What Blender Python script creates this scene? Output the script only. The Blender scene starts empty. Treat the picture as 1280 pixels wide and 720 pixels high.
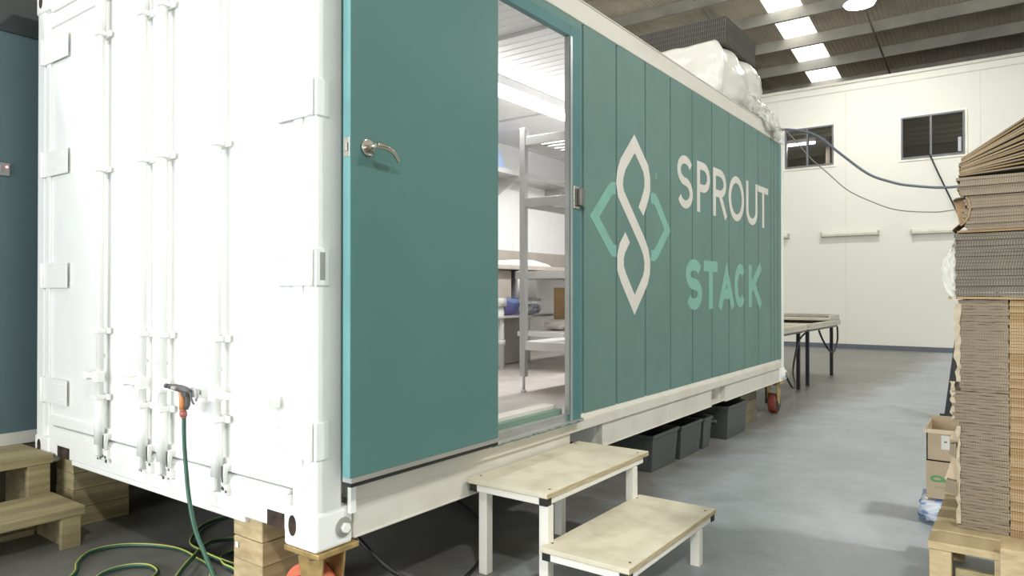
import bpy, bmesh, math, random
from mathutils import Vector, Matrix
random.seed(7)
S = bpy.context.scene
COL = S.collection
PI = math.pi

# ---------------------------------------------------------------- materials
def lin(c):
    return tuple(((v/255)/12.92 if v/255 <= .04045 else ((v/255+.055)/1.055)**2.4) for v in c)
def nn(nt, t, **k):
    n = nt.nodes.new(t)
    for a, b in k.items(): setattr(n, a, b)
    return n
def mat(name, c, rough=.5, metal=0, var=.06, scale=6, bump=0, bscale=60, spec=.5, stretch=(1,1,1), c2=None, lo=.35, hi=.65):
    m = bpy.data.materials.new(name); m.use_nodes = True
    nt = m.node_tree; p = nt.nodes['Principled BSDF']
    a = lin(c)
    tc = nn(nt, 'ShaderNodeTexCoord'); mp = nn(nt, 'ShaderNodeMapping'); mp.inputs['Scale'].default_value = stretch
    nt.links.new(tc.outputs['Object'], mp.inputs['Vector'])
    no = nn(nt, 'ShaderNodeTexNoise'); no.inputs['Scale'].default_value = scale; no.inputs['Detail'].default_value = 5
    nt.links.new(mp.outputs[0], no.inputs['Vector'])
    r = nn(nt, 'ShaderNodeValToRGB')
    r.color_ramp.elements[0].position = lo; r.color_ramp.elements[1].position = hi
    b = lin(c2) if c2 else tuple(v*(1-var) for v in a)
    r.color_ramp.elements[0].color = (*b, 1); r.color_ramp.elements[1].color = (*[min(1, v*(1+(0 if c2 else var))) for v in a], 1)
    nt.links.new(no.outputs['Fac'], r.inputs[0]); nt.links.new(r.outputs[0], p.inputs['Base Color'])
    p.inputs['Roughness'].default_value = rough; p.inputs['Metallic'].default_value = metal
    p.inputs['Specular IOR Level'].default_value = spec
    if bump:
        n2 = nn(nt, 'ShaderNodeTexNoise'); n2.inputs['Scale'].default_value = bscale; n2.inputs['Detail'].default_value = 4
        nt.links.new(mp.outputs[0], n2.inputs['Vector'])
        bp = nn(nt, 'ShaderNodeBump'); bp.inputs['Strength'].default_value = bump; bp.inputs['Distance'].default_value = .01
        nt.links.new(n2.outputs['Fac'], bp.inputs['Height']); nt.links.new(bp.outputs[0], p.inputs['Normal'])
    return m
def emis(name, c, s):
    m = bpy.data.materials.new(name); m.use_nodes = True
    p = m.node_tree.nodes['Principled BSDF']
    p.inputs['Base Color'].default_value = (*lin(c), 1)
    p.inputs['Emission Color'].default_value = (*lin(c), 1); p.inputs['Emission Strength'].default_value = s
    return m
def film(name, c, fac, rough=.25):
    """thin translucent plastic or tinted glass"""
    m = bpy.data.materials.new(name); m.use_nodes = True
    nt = m.node_tree; p = nt.nodes['Principled BSDF']; out = nt.nodes['Material Output']
    p.inputs['Base Color'].default_value = (*lin(c), 1); p.inputs['Roughness'].default_value = rough
    t = nn(nt, 'ShaderNodeBsdfTransparent'); mx = nn(nt, 'ShaderNodeMixShader')
    mx.inputs[0].default_value = fac
    nt.links.new(t.outputs[0], mx.inputs[1]); nt.links.new(p.outputs[0], mx.inputs[2]); nt.links.new(mx.outputs[0], out.inputs['Surface'])
    return m
def striped(name, c, c2, freq, axis='X', rough=.8, thr=.5, extra=None):
    """fine flutes or sheet lines along an axis, plus blotches"""
    m = mat(name, c, rough, var=.14, scale=9)
    nt = m.node_tree; p = nt.nodes['Principled BSDF']
    tc = nn(nt, 'ShaderNodeTexCoord'); w = nn(nt, 'ShaderNodeTexWave', wave_type='BANDS', bands_direction=axis)
    w.inputs['Scale'].default_value = freq; w.inputs['Distortion'].default_value = .6; w.inputs['Detail'].default_value = 1
    nt.links.new(tc.outputs['Object'], w.inputs['Vector'])
    mx = nn(nt, 'ShaderNodeMix', data_type='RGBA')
    old = p.inputs['Base Color'].links[0].from_socket
    nt.links.new(w.outputs['Fac'], mx.inputs[0]); nt.links.new(old, mx.inputs[6]); mx.inputs[7].default_value = (*lin(c2), 1)
    nt.links.new(mx.outputs[2], p.inputs['Base Color'])
    return m

WHITE = mat('white_paint', (238,240,236), .35, var=.02, scale=3, bump=.15, bscale=12)
RAIL = mat('cream_rail_paint', (216,213,202), .45, var=.03, scale=4, c2=(208,204,191), lo=.3, hi=.5)
TEAL = mat('teal_paint', (101,134,128), .5, var=.03, scale=2, c2=(94,127,121), bump=.05, bscale=5)
DOORT = mat('teal_door_paint', (82,122,118), .34, var=.03, scale=1.5, c2=(78,118,114), bump=.05, bscale=3)
TEALLIT = mat('teal_lit_edge', (98,150,150), .45, var=.04)  # lighter copy of the door teal, with light painted into the colour
TEALD = mat('dark_teal_edge', (112,140,126), .5)
PW = mat('off_white_vinyl', (218,214,205), .5, var=.03)
PM = mat('mint_vinyl', (124,176,164), .5, var=.05)
CHROME = mat('satin_nickel', (205,200,190), .22, 1, var=.02)
ALU = mat('aluminium', (196,196,194), .35, .85, var=.05)
BLUEW = mat('slate_blue_panel', (84,106,112), .5, var=.04, scale=1.2)
CREAM = mat('cream_wall', (231,230,221), .7, var=.012, scale=.4, c2=(228,227,217))
SKIRT = mat('grey_skirting', (98,104,116), .6)
WSKIRT = mat('white_skirting', (205,205,198), .6)
CONC = mat('concrete_floor', (166,173,178), .42, var=.1, scale=.9, c2=(148,155,160), bump=.06, bscale=30)
def conc_detail():
    nt = CONC.node_tree; p = nt.nodes['Principled BSDF']
    tc = nn(nt,'ShaderNodeTexCoord'); n = nn(nt,'ShaderNodeTexNoise'); n.inputs['Scale'].default_value = 5; n.inputs['Detail'].default_value = 9; n.inputs['Roughness'].default_value=.7
    nt.links.new(tc.outputs['Object'], n.inputs['Vector'])
    r = nn(nt,'ShaderNodeValToRGB'); r.color_ramp.elements[0].position=.35; r.color_ramp.elements[1].position=.6
    r.color_ramp.elements[0].color=(.62,.60,.56,1); r.color_ramp.elements[1].color=(1,1,1,1)
    nt.links.new(n.outputs['Fac'], r.inputs[0])
    mx = nn(nt,'ShaderNodeMix', data_type='RGBA', blend_type='MULTIPLY'); mx.inputs[0].default_value=.55
    old = p.inputs['Base Color'].links[0].from_socket
    nt.links.new(old, mx.inputs[6]); nt.links.new(r.outputs[0], mx.inputs[7]); nt.links.new(mx.outputs[2], p.inputs['Base Color'])
    # floor dirt with the raised container's shade painted in, and brown stains by the tables
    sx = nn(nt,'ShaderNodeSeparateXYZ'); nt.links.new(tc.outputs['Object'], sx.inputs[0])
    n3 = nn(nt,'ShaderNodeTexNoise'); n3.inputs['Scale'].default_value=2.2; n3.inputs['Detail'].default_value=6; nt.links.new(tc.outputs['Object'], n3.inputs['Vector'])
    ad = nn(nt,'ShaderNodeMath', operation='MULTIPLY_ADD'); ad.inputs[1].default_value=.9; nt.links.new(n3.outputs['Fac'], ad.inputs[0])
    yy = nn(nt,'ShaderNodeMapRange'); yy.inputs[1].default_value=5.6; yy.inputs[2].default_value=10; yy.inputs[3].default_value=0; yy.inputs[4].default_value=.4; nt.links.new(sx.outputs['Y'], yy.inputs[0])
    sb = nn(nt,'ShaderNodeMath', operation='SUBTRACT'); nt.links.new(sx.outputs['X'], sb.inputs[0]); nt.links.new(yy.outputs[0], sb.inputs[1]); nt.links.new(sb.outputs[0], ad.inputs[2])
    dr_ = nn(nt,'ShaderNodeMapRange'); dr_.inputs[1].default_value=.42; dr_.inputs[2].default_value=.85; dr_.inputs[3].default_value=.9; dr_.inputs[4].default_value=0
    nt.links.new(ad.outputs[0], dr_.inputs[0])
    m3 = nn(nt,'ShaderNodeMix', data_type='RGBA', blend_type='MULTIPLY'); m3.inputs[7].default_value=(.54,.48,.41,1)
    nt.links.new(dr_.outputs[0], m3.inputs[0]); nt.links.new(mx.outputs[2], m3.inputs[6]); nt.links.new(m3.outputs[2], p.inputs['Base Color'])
    rr = nn(nt,'ShaderNodeMapRange'); rr.inputs[3].default_value=.3; rr.inputs[4].default_value=.55
    nt.links.new(n.outputs['Fac'], rr.inputs[0]); nt.links.new(rr.outputs[0], p.inputs['Roughness'])
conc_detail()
ROOF = mat('zincalume_roof_sheet', (206,196,178), .55, .1, var=.1, scale=1.4, c2=(186,178,160))
PURL = mat('galvanised_purlin', (172,168,156), .5, .15, var=.12, scale=2, c2=(150,148,140))
DSTEEL = mat('dark_steel', (60,62,66), .45, .6)
GSTEEL = mat('painted_grey_steel', (112,114,118), .5, .3)
BLACK = mat('black_plastic', (26,27,28), .45)
TUB = mat('dark_grey_tub_plastic', (74,78,75), .42, var=.1)
RUST = mat('rusted_steel', (70,52,42), .9, c2=(22,18,18), scale=20)
TIMB = mat('sawn_pine', (190,172,134), .75, var=.1, scale=4, stretch=(3,.5,9), c2=(166,146,108), bump=.15, bscale=30)
TIMB2 = mat('treated_pine_grey', (168,156,118), .8, scale=4, stretch=(3,.5,9), c2=(138,128,96), bump=.15, bscale=30)
OLDPLY = mat('worn_ply_top', (216,210,188), .6, scale=7, c2=(196,188,164), lo=.3, hi=.55, bump=.08, bscale=20)
PLYEDGE = mat('ply_edge', (196,182,146), .7, scale=40, stretch=(.3,.3,4), c2=(166,150,116))
STEPW = mat('step_white_steel', (232,230,220), .4, var=.03)
HOSE = mat('green_hose_rubber', (52,98,80), .4, var=.08, c2=(38,76,62))
HOSEY = mat('hose_yellow_stripe', (186,190,96), .45)
ORANGE = mat('orange_plastic', (206,140,88), .4)
REDF = mat('red_hose_fitting', (168,104,92), .5)
YCAST = mat('yellow_zinc_plate', (196,168,110), .4, .5, c2=(160,136,90), scale=18)
RWHEEL = mat('red_polyurethane_wheel', (150,70,54), .6, c2=(110,52,42))
WRAP = mat('white_plastic_wrap', (228,226,218), .25, var=.03, bump=1.0, bscale=14)
FILM = film('clear_plastic_film', (226,226,218), .45)
MESHD = mat('dark_mesh_tray', (98,95,90), .8)
LINER = mat('white_inner_panel', (236,236,236), .4, var=.01)
IFLOOR = mat('pale_vinyl_floor', (204,198,192), .45, var=.05, scale=3, c2=(186,180,174))
STAIN = mat('stainless_steel', (190,190,188), .35, .6, var=.05)
WSTEEL = mat('white_powder_coat', (214,212,210), .4, var=.02)
SHADEB = mat('bench_brown_grey', (176,168,158), .6, var=.05)
BEIGEB = mat('beige_carton', (190,160,118), .8, var=.05)
BLUEP = mat('blue_translucent_plastic', (176,196,240), .3, var=.04)
PURPLE = mat('purple_packet', (112,96,156), .4, c2=(110,140,190), scale=14)
PACKW = mat('printed_white_packet', (216,216,226), .35, c2=(150,164,200), scale=25, lo=.42, hi=.5)
CABLE = mat('blue_grey_cable', (104,112,124), .5)
CABLEG = mat('grey_thin_cable', (140,138,132), .6)
CARD = mat('kraft_cardboard', (166,136,98), .85, var=.06, c2=(150,120,84))
BOXC = mat('pale_kraft_box', (190,172,144), .85, var=.04)
INKG = mat('green_print', (96,160,108), .7)
CARD_G = striped('grey_brown_flutes', (138,124,104), (118,105,87), 40, 'X')
CARD_G2 = striped('brown_flutes', (140,128,108), (120,108,90), 40, 'X')
CARD_F = striped('open_grey_flutes', (122,115,100), (88,82,70), 34, 'X')
CARD_T = striped('tan_flutes', (150,124,86), (126,102,66), 40, 'X')
CARD_T2 = striped('pale_tan_flutes', (164,142,106), (140,116,84), 40, 'X')
SKYL = emis('daylit_fibreglass', (252,253,248), 2.6)
TUBE = emis('lit_tube', (255,254,250), 9)
LAMPE = emis('lit_high_bay_lens', (255,255,250), 30)
OFFL = emis('office_tube', (245,240,255), 4)
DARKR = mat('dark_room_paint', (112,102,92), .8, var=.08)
GLASS = bpy.data.materials.new('window_glass'); GLASS.use_nodes = True
def glass_nodes():
    nt = GLASS.node_tree; out = nt.nodes['Material Output']; nt.nodes.remove(nt.nodes['Principled BSDF'])
    t = nn(nt,'ShaderNodeBsdfTransparent'); t.inputs[0].default_value=(.92,.94,.94,1)
    g = nn(nt,'ShaderNodeBsdfGlossy'); g.inputs['Roughness'].default_value=.02
    f = nn(nt,'ShaderNodeFresnel'); f.inputs['IOR'].default_value=1.5
    ad = nn(nt,'ShaderNodeMath', operation='MULTIPLY_ADD'); ad.inputs[1].default_value=.8; ad.inputs[2].default_value=.02
    nt.links.new(f.outputs[0], ad.inputs[0])
    mx = nn(nt,'ShaderNodeMixShader'); nt.links.new(ad.outputs[0], mx.inputs[0]); nt.links.new(t.outputs[0], mx.inputs[1]); nt.links.new(g.outputs[0], mx.inputs[2])
    nt.links.new(mx.outputs[0], out.inputs['Surface'])
glass_nodes()

# ---------------------------------------------------------------- mesh building
OFF = {}
class B:
    def __init__(s): s.bm = bmesh.new()
    def box(s, x0,x1,y0,y1,z0,z1, rot=None, mi=0):
        c = Vector(((x0+x1)/2,(y0+y1)/2,(z0+z1)/2))
        v = []
        for dx in (0,1):
            for dy in (0,1):
                for dz in (0,1):
                    p = Vector(((x0,x1)[dx],(y0,y1)[dy],(z0,z1)[dz]))
                    if rot is not None: p = rot @ (p-c) + c
                    v.append(s.bm.verts.new(p))
        for f in ((0,1,3,2),(4,6,7,5),(0,4,5,1),(2,3,7,6),(0,2,6,4),(1,5,7,3)):
            s.bm.faces.new([v[i] for i in f]).material_index = mi
        return s
    def cyl(s, p0, p1, r, r2=None, n=20, cap=True, mi=0):
        p0=Vector(p0); p1=Vector(p1); r2 = r if r2 is None else r2
        d=(p1-p0).normalized(); a = d.orthogonal().normalized(); b = d.cross(a)
        R=[[s.bm.verts.new(p+(a*math.cos(2*PI*i/n)+b*math.sin(2*PI*i/n))*q) for i in range(n)] for p,q in ((p0,r),(p1,r2))]
        for i in range(n):
            f = s.bm.faces.new((R[0][i],R[0][(i+1)%n],R[1][(i+1)%n],R[1][i])); f.smooth=True; f.material_index=mi
        if cap:
            s.bm.faces.new(R[0][::-1]).material_index=mi; s.bm.faces.new(R[1]).material_index=mi
        return s
    def tube(s, pts, r, n=10, mi=0, closed=False):
        pts=[Vector(p) for p in pts]; rings=[]; m=len(pts); a=None
        for i,p in enumerate(pts):
            t=((pts[(i+1)%m] if (closed or i<m-1) else p)-(pts[i-1] if (closed or i>0) else p)).normalized()
            if a is None: a=t.orthogonal().normalized()
            a=(a-t*a.dot(t)).normalized(); b=t.cross(a)
            rr = r[i] if isinstance(r,(list,tuple)) else r
            rings.append([s.bm.verts.new(p+(a*math.cos(2*PI*k/n)+b*math.sin(2*PI*k/n))*rr) for k in range(n)])
        for i in range(m if closed else m-1):
            q=rings[(i+1)%m]
            for k in range(n):
                f=s.bm.faces.new((rings[i][k],rings[i][(k+1)%n],q[(k+1)%n],q[k])); f.smooth=True; f.material_index=mi
        if not closed: s.bm.faces.new(rings[0][::-1]); s.bm.faces.new(rings[-1])
        return s
    def prism(s, poly, lo, hi, axis='x', mi=0):
        """poly of 2D points in the other two axes (in xyz order), extruded along axis"""
        def P(u,v,w): return {'x':(w,u,v),'y':(u,w,v),'z':(u,v,w)}[axis]
        a=[s.bm.verts.new(P(u,v,lo)) for u,v in poly]; b=[s.bm.verts.new(P(u,v,hi)) for u,v in poly]; n=len(poly)
        s.bm.faces.new(a[::-1]).material_index=mi; s.bm.faces.new(b).material_index=mi
        for i in range(n): s.bm.faces.new((a[i],a[(i+1)%n],b[(i+1)%n],b[i])).material_index=mi
        return s
    def ribbon(s, pts, w, x0, x1, closed=False):
        """painted stroke in the YZ plane"""
        n=len(pts); L=[];R=[]
        for i,(y,z) in enumerate(pts):
            if closed: pa,pb=pts[i-1],pts[(i+1)%n]
            else: pa=pts[max(i-1,0)]; pb=pts[min(i+1,n-1)]
            d1=Vector((y-pa[0],z-pa[1])); d2=Vector((pb[0]-y,pb[1]-z))
            if d1.length<1e-6: d1=d2
            if d2.length<1e-6: d2=d1
            d1.normalize(); d2.normalize()
            t=(d1+d2).normalized(); nm=Vector((-t.y,t.x)); k=1/max(.35,nm.dot(Vector((-d1.y,d1.x))))
            o=nm*(w/2*k); L.append((y+o.x,z+o.y)); R.append((y-o.x,z-o.y))
        V=[[s.bm.verts.new((xx,p[0],p[1])) for p in q] for xx in (x0,x1) for q in (L,R)]
        for i in range(n if closed else n-1):
            j=(i+1)%n
            s.bm.faces.new((V[2][i],V[2][j],V[3][j],V[3][i])); s.bm.faces.new((V[0][i],V[1][i],V[1][j],V[0][j]))
            s.bm.faces.new((V[0][i],V[0][j],V[2][j],V[2][i])); s.bm.faces.new((V[1][i],V[3][i],V[3][j],V[1][j]))
        if not closed:
            for i in (0,n-1): s.bm.faces.new((V[0][i],V[2][i],V[3][i],V[1][i]))
        return s
    def build(s, name, m, parent=None, bev=0, seg=2, base=None, kind=None, label=None):
        bmesh.ops.recalc_face_normals(s.bm, faces=s.bm.faces)
        off = OFF[parent.name] if parent else Vector(base if base is not None else (0,0,0))
        for v in s.bm.verts: v.co -= off
        me = bpy.data.meshes.new(name); s.bm.to_mesh(me); s.bm.free()
        for q in (m if isinstance(m,(list,tuple)) else [m]): me.materials.append(q)
        o = bpy.data.objects.new(name, me); COL.objects.link(o)
        if parent: o.parent = parent
        else: o.location = off
        OFF[o.name] = off
        if bev:
            b = o.modifiers.new('bevel','BEVEL'); b.width=bev; b.segments=seg; b.limit_method='ANGLE'
        if kind: o['kind']=kind
        if label: o['label']=label
        return o
def thing(name, label, cat, loc=(0,0,0), group=None):
    o = bpy.data.objects.new(name, None); COL.objects.link(o); o.location=loc; OFF[o.name]=Vector(loc)
    o.empty_display_size=.1
    o['label']=label; o['category']=cat
    if group: o['group']=group
    return o
def tag(o, label, cat, group=None):
    o['label']=label; o['category']=cat
    if group: o['group']=group
    return o
def kids(o): return [c for c in COL.objects if c.parent == o]
def dup(o, dx=0,dy=0,dz=0, label=None, parent=None):
    c=o.copy(); COL.objects.link(c)
    if parent: c.parent=parent
    else: c.location=o.location+Vector((dx,dy,dz))
    if label: c['label']=label
    for k in kids(o): dup(k, parent=c)
    return c
def struct(name, b, m, **k): return b.build(name, m, kind='structure', **k)
def smooth(pts, n=8, closed=False):
    P=[Vector(p) for p in pts]; out=[]; m=len(P)
    for i in range(m if closed else m-1):
        a=P[(i-1)%m] if closed or i>0 else P[0]; b=P[i]; c=P[(i+1)%m]; d=P[(i+2)%m] if closed or i+2<m else P[-1]
        for k in range(n):
            t=k/n; out.append(.5*((2*b)+(c-a)*t+(2*a-5*b+4*c-d)*t*t+(3*b-a-3*c+d)*t**3))
    if not closed: out.append(P[-1])
    return out

# ================================================================ THE HALL
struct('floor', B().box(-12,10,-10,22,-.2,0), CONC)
RZ = lambda y: 10.2-.147*y
ang = -math.atan(.147)
# corrugated roof sheet, with the openings of the skylight strip left out
def roof():
    b=B()
    def strip(xa,xb,ya,yb):
        n=int(round((xb-xa)/.1)); prof=[]
        for i in range(n+1):
            x=xa+(xb-xa)*i/n
            prof += [(x-.018,0),(x-.006,.014),(x+.006,.014),(x+.018,0)] if 0<i<n else [(x,0)]
        r=[[b.bm.verts.new((x,y,RZ(y)+h)) for x,h in prof] for y in (ya,yb)]
        for i in range(len(prof)-1): b.bm.faces.new((r[0][i],r[0][i+1],r[1][i+1],r[1][i]))
    strip(-12,-2.84,-10,22); strip(-2.06,10,-10,22)
    return b
struct('ceiling', roof(), ROOF)
# skylight strip lying between the two roof sheets, ribs included
def skylight():
    b=B(); prof=[]
    for i in range(9):
        x=-2.84+.78*i/8
        prof += [(x-.018,0),(x-.006,.014),(x+.006,.014),(x+.018,0)] if 0<i<8 else [(x,0)]
    r=[[b.bm.verts.new((x,y,RZ(y)-.002+h)) for x,h in prof] for y in (4,22)]
    for i in range(len(prof)-1): b.bm.faces.new((r[0][i],r[0][i+1],r[1][i+1],r[1][i]))
    r=[[b.bm.verts.new((x,y,RZ(y)+.0)) for x in (-2.84,-2.06)] for y in (-10,4)]
    f=b.bm.faces.new((r[0][0],r[0][1],r[1][1],r[1][0])); f.material_index=1
    return b
struct('window_3', skylight(), [SKYL, ROOF])['label']='translucent skylight strip in the sheet roof'
# purlins: C sections under the sheet
def purlin(y):
    z=RZ(y); pr=[(y,z-.004),(y,z-.27),(y+.07,z-.28),(y+.07,z-.26),(y+.006,z-.25),(y+.006,z-.02),(y+.07,z-.03),(y+.07,z-.012)]
    return B().prism(pr,-12,10,'x')
for k in range(-13,4):
    struct('purlin', purlin(16.86+1.42*k), PURL)
struct('roof_bridging', B().cyl((-.80,9,RZ(9)-.25),(-.80,21.9,RZ(21.9)-.25),.022,n=8), PURL)
bb=B()
for x in (-4.10,-3.96): bb.box(x-.02,x+.02,12.6,19.5,0,.03)
for v in bb.bm.verts: v.co.z += RZ(v.co.y)-.10
struct('roof_bridging', bb, PURL)
# perimeter
struct('wall_far', B().box(-12,10,21.9,22.1,0,7.2), DARKR)
struct('wall_side', B().box(-12.15,-12,-10,22,0,12), CREAM)
struct('wall_right', B().box(10,10.15,-10,22,0,12), CREAM)
struct('wall_rear', B().box(-12,10,-10.15,-10,5.2,12).box(-12,-7,-10.15,-10,0,5.2).box(7,10,-10.15,-10,0,5.2), CREAM)
struct('column', B().box(1.62,2.0,20.3,20.5,0,7.35).box(1.60,2.02,20.25,20.3,0,7.35), GSTEEL)
# office block wall with two window openings
W1=(-2.52,-1.45,4.20,5.115); W2=(-.09,1.075,4.155,5.06)
def office_wall():
    b=B(); y0,y1=15.7,15.85
    b.box(-12,W1[0],y0,y1,0,6.0); b.box(W1[1],W2[0],y0,y1,0,6.0); b.box(W2[1],10,y0,y1,0,6.0)
    for w in (W1,W2): b.box(w[0],w[1],y0,y1,0,w[2]); b.box(w[0],w[1],y0,y1,w[3],6.0)
    return b
struct('wall_back', office_wall(), CREAM)
struct('trim_1', B().box(-12,10,15.66,15.9,6.0,6.06).box(-12,10,15.685,15.7,5.84,5.86), RAIL)
bj=B()
for x in (-6.3,-5.1,-3.9,-2.7,-1.2,1.35,2.6,3.8): bj.box(x-.004,x+.004,15.695,15.7,.1,5.84)
struct('trim_2', bj, mat('panel_joint',(214,210,194),.7))
struct('baseboard_back', B().box(-12,10,15.67,15.7,0,.10), SKIRT)
struct('partition', B().box(-12,10,15.85,19.9,2.9,3.0).box(-12,10,15.85,19.9,5.25,5.98).box(-12,10,19.8,19.9,3.0,5.85).box(-1.16,-1.08,15.85,19.8,3.0,5.85).box(-1.9,-1.8,17,19.8,3,5.2), DARKR)
def window(n, w, split):
    x0,x1,z0,z1=w; f=.035
    b=B().box(x0,x1,15.66,15.76,z0,z0+f).box(x0,x1,15.66,15.76,z1-f,z1).box(x0,x0+f,15.66,15.76,z0+f,z1-f).box(x1-f,x1,15.66,15.76,z0+f,z1-f).box(split-.02,split+.02,15.665,15.755,z0+f,z1-f)
    fr=struct('window_%d'%n, b, GSTEEL)
    t=.05
    B().box(x0-t,x1+t,15.68,15.70,z1,z1+t).box(x0-t,x1+t,15.68,15.70,z0-t,z0).box(x0-t,x0,15.68,15.70,z0,z1).box(x1,x1+t,15.68,15.70,z0,z1).build('architrave', mat('white_architrave',(238,235,222),.5), fr)
    B().box(x0+f,split-.02,15.70,15.706,z0+f,z1-f).build('pane', GLASS, fr)
    B().box(split+.02,x1-f,15.72,15.726,z0+f,z1-f).build('pane', GLASS, fr)
for k in range(6): struct('added_beam', B().box(-4,4,16.3+.62*k,16.36+.62*k,5.12,5.249), PURL)  # beams added to imitate banded reflections in the window glass
window(1, W1, -2.02); window(2, W2, .47)
tl=thing('batten_light','lit white tube light on the ceiling inside the office behind the left window','light',(-2.6,16.66,4.98))
B().box(-3.3,-2.05,16.6,16.72,4.98,5.06).build('housing', WSTEEL, tl); B().cyl((-3.28,16.66,4.95),(-2.07,16.66,4.95),.035).build('tube', OFFL, tl)
B().cyl((-2.9,16.66,5.06),(-2.9,16.66,5.25),.01).cyl((-2.3,16.66,5.06),(-2.3,16.66,5.25),.01).build('hanger', WSTEEL, tl)
st=tag(B().box(.955,1.015,15.712,15.718,4.22,4.52).build('window_sticker', mat('pale_sticker',(190,192,200),.5), base=(.98,15.712,4.22)), 'small pale vertical sticker on the right pane of the right window','sticker')

# blue partition at the left of the container
struct('wall_left', B().box(-2.80,-2.62,-3.2,2.2,.40,2.745), BLUEW)
struct('trim_3', B().box(-2.81,-2.61,-3.2,2.2,2.745,3.3), mat('dark_capping',(50,58,58),.5))
struct('baseboard_left', B().box(-2.82,-2.605,-3.2,2.2,.40,.468), WSKIRT)
struct('plinth', B().box(-2.80,-2.62,-3.2,2.2,0,.40), DARKR)
sw=thing('wall_switch','small grey wall switch with a lit red dot on the slate blue wall','switch',(-2.62,-.14,1.92))
B().box(-2.62,-2.607,-.20,-.075,1.925,1.998).build('switch_plate', mat('switch_grey',(150,148,146),.4), sw, bev=.004)
B().box(-2.607,-2.600,-.16,-.12,1.945,1.98).build('rocker', mat('rocker_grey',(180,176,174),.4), sw, bev=.002)
B().cyl((-2.607,-.092,1.975),(-2.602,-.092,1.975),.006,n=12).build('indicator', emis('red_indicator',(255,150,140),3), sw)

# battens on the back wall
def batten(x0,x1,z,label):
    t=thing('wall_batten',label,'wall light',((x0+x1)/2,15.7,z-.04),'pale battens on the cream back wall')
    B().box(x0+.02,x1-.02,15.60,15.7,z-.045,z+.045).build('housing', mat('batten_body',(206,204,190),.5), t, bev=.006)
    for x in (x0,x1-.03): B().box(x,x+.03,15.59,15.7,z-.055,z+.055).build('end_cap', mat('batten_cap',(186,184,172),.5), t)
    B().box(x0+.03,x1-.03,15.597,15.60,z+.0,z+.035).build('diffuser', mat('batten_lens',(232,230,218),.35), t)
batten(-1.72,-.52,2.59,'pale unlit batten on the back wall below the left window, fully in view')
batten(.09,1.29,2.565,'pale unlit batten on the back wall whose end goes behind the cardboard stack')
batten(-3.5,-2.43,2.60,'pale unlit batten on the back wall mostly hidden by the container corner')
# power cord on the wall
tag(B().tube(smooth([(.45,15.655,4.2),(.60,15.65,3.8),(.955,15.65,2.9),(1.35,15.65,1.9),(2.0,15.65,.4)],6),.016,8).build('wall_cable', DSTEEL, base=(1.2,15.65,.4)), 'dark cord slanting down the back wall from the right window','cord')

# high bay lamp
LX,LY,LZ=-.455,13.04,6.74
hb=thing('high_bay_lamp','bright round high bay lamp hanging from the roof','lamp',(LX,LY,LZ))
B().cyl((LX,LY,LZ),(LX,LY,LZ+.03),.26,.27,n=32).build('lens', LAMPE, hb)
B().cyl((LX,LY,LZ+.031),(LX,LY,LZ+.34),.285,.17,n=32).cyl((LX,LY,LZ+.34),(LX,LY,LZ+.52),.10,n=20).build('reflector', mat('lamp_body',(190,194,196),.3,.4), hb)
B().cyl((LX,LY,LZ+.52),(LX,LY,RZ(LY)),.008,n=6).build('hanging_cord', DSTEEL, hb)

# ================================================================ THE CONTAINER
L=6.058; W=2.438; ZB=.334; ZT=2.935
C=thing('shipping_container','large white and teal container with an open side doorway, raised on blocks and casters','container',(-W/2,L/2,ZB))
def part(b,name,m,parent=C,**k): return b.build(name,m,parent,**k)
# posts, rails
for pr_ in ([(-.165,.02),(-.075,.02),(-.075,0),(0,0),(0,.12),(-.165,.12)],[(-W,0),(-W+.10,0),(-W+.10,.02),(-W+.165,.02),(-W+.165,.12),(-W,.12)],
            [(-.16,L-.107),(0,L-.107),(0,L),(-.16,L)],[(-W,L-.09),(-W+.16,L-.09),(-W+.16,L),(-W,L)]):
    part(B().prism(pr_,.468,ZT-.10,'z'),'corner_post',WHITE,bev=.012)
for ya,yb in ((0.0,.10),(L-.10,L)): part(B().box(-W+.17,-.17,ya,yb,2.80,ZT),'end_header',WHITE,bev=.008)
part(B().box(-.06,.006,.178,L-.178,2.807,ZT).box(-W,-W+.06,.178,L-.178,2.807,ZT).box(-.06,.012,.178,L-.178,ZT-.012,ZT),'top_rail',RAIL,bev=.006)
# bottom rail: upper lip and lower channel interrupted by fork pockets
br=B()
br.box(-.10,.012,.178,L-.178,.484,.540)
br.prism([(-.02,.540),(.012,.540),(-.006,.578),(-.02,.578)],.178,L-.178,'y')
for a,b_ in ((.178,1.74),(2.11,3.93),(4.26,L-.178)): br.box(-.05,-.004,a,b_,.346,.484)
for a,b_ in ((.178,1.74),(2.11,3.93),(4.26,L-.178)): br.box(-.12,.0,a,b_,.340,.350)
br.box(-.30,-.004,3.93,4.26,.350,.362)
br.box(-W,-W+.05,.178,L-.178,.346,.578)
part(br,'bottom_rail',RAIL,bev=.004)
for ya,yb in ((1.74,2.11),(3.93,4.26)):
    part(B().box(-.6,-.05,ya-.005,ya+.005,.346,.484).box(-.6,-.05,yb-.005,yb+.005,.346,.484).box(-.6,-.02,ya,yb,.478,.484),'fork_pocket',WHITE)
part(B().box(-.12,-.11,3.935,4.255,.35,.48),'pocket_plate',RAIL)
# end sill
sill=B().box(-W+.17,-.17,0.0,.10,.385,.515)
sill.prism([(.0,.515),(.018,.535),(.10,.535),(.10,.515)],-W+.17,-.17,'x')
sill.box(-W+.44,-.44,0.004,.08,.36,.387)
part(sill,'end_sill',WHITE,bev=.006)
for xa,xb in ((-.285,-.18),(-2.155,-2.01)): part(B().box(xa,xb,-.0020,-.0005,.386,.445),'sill_notch',RUST)
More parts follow.
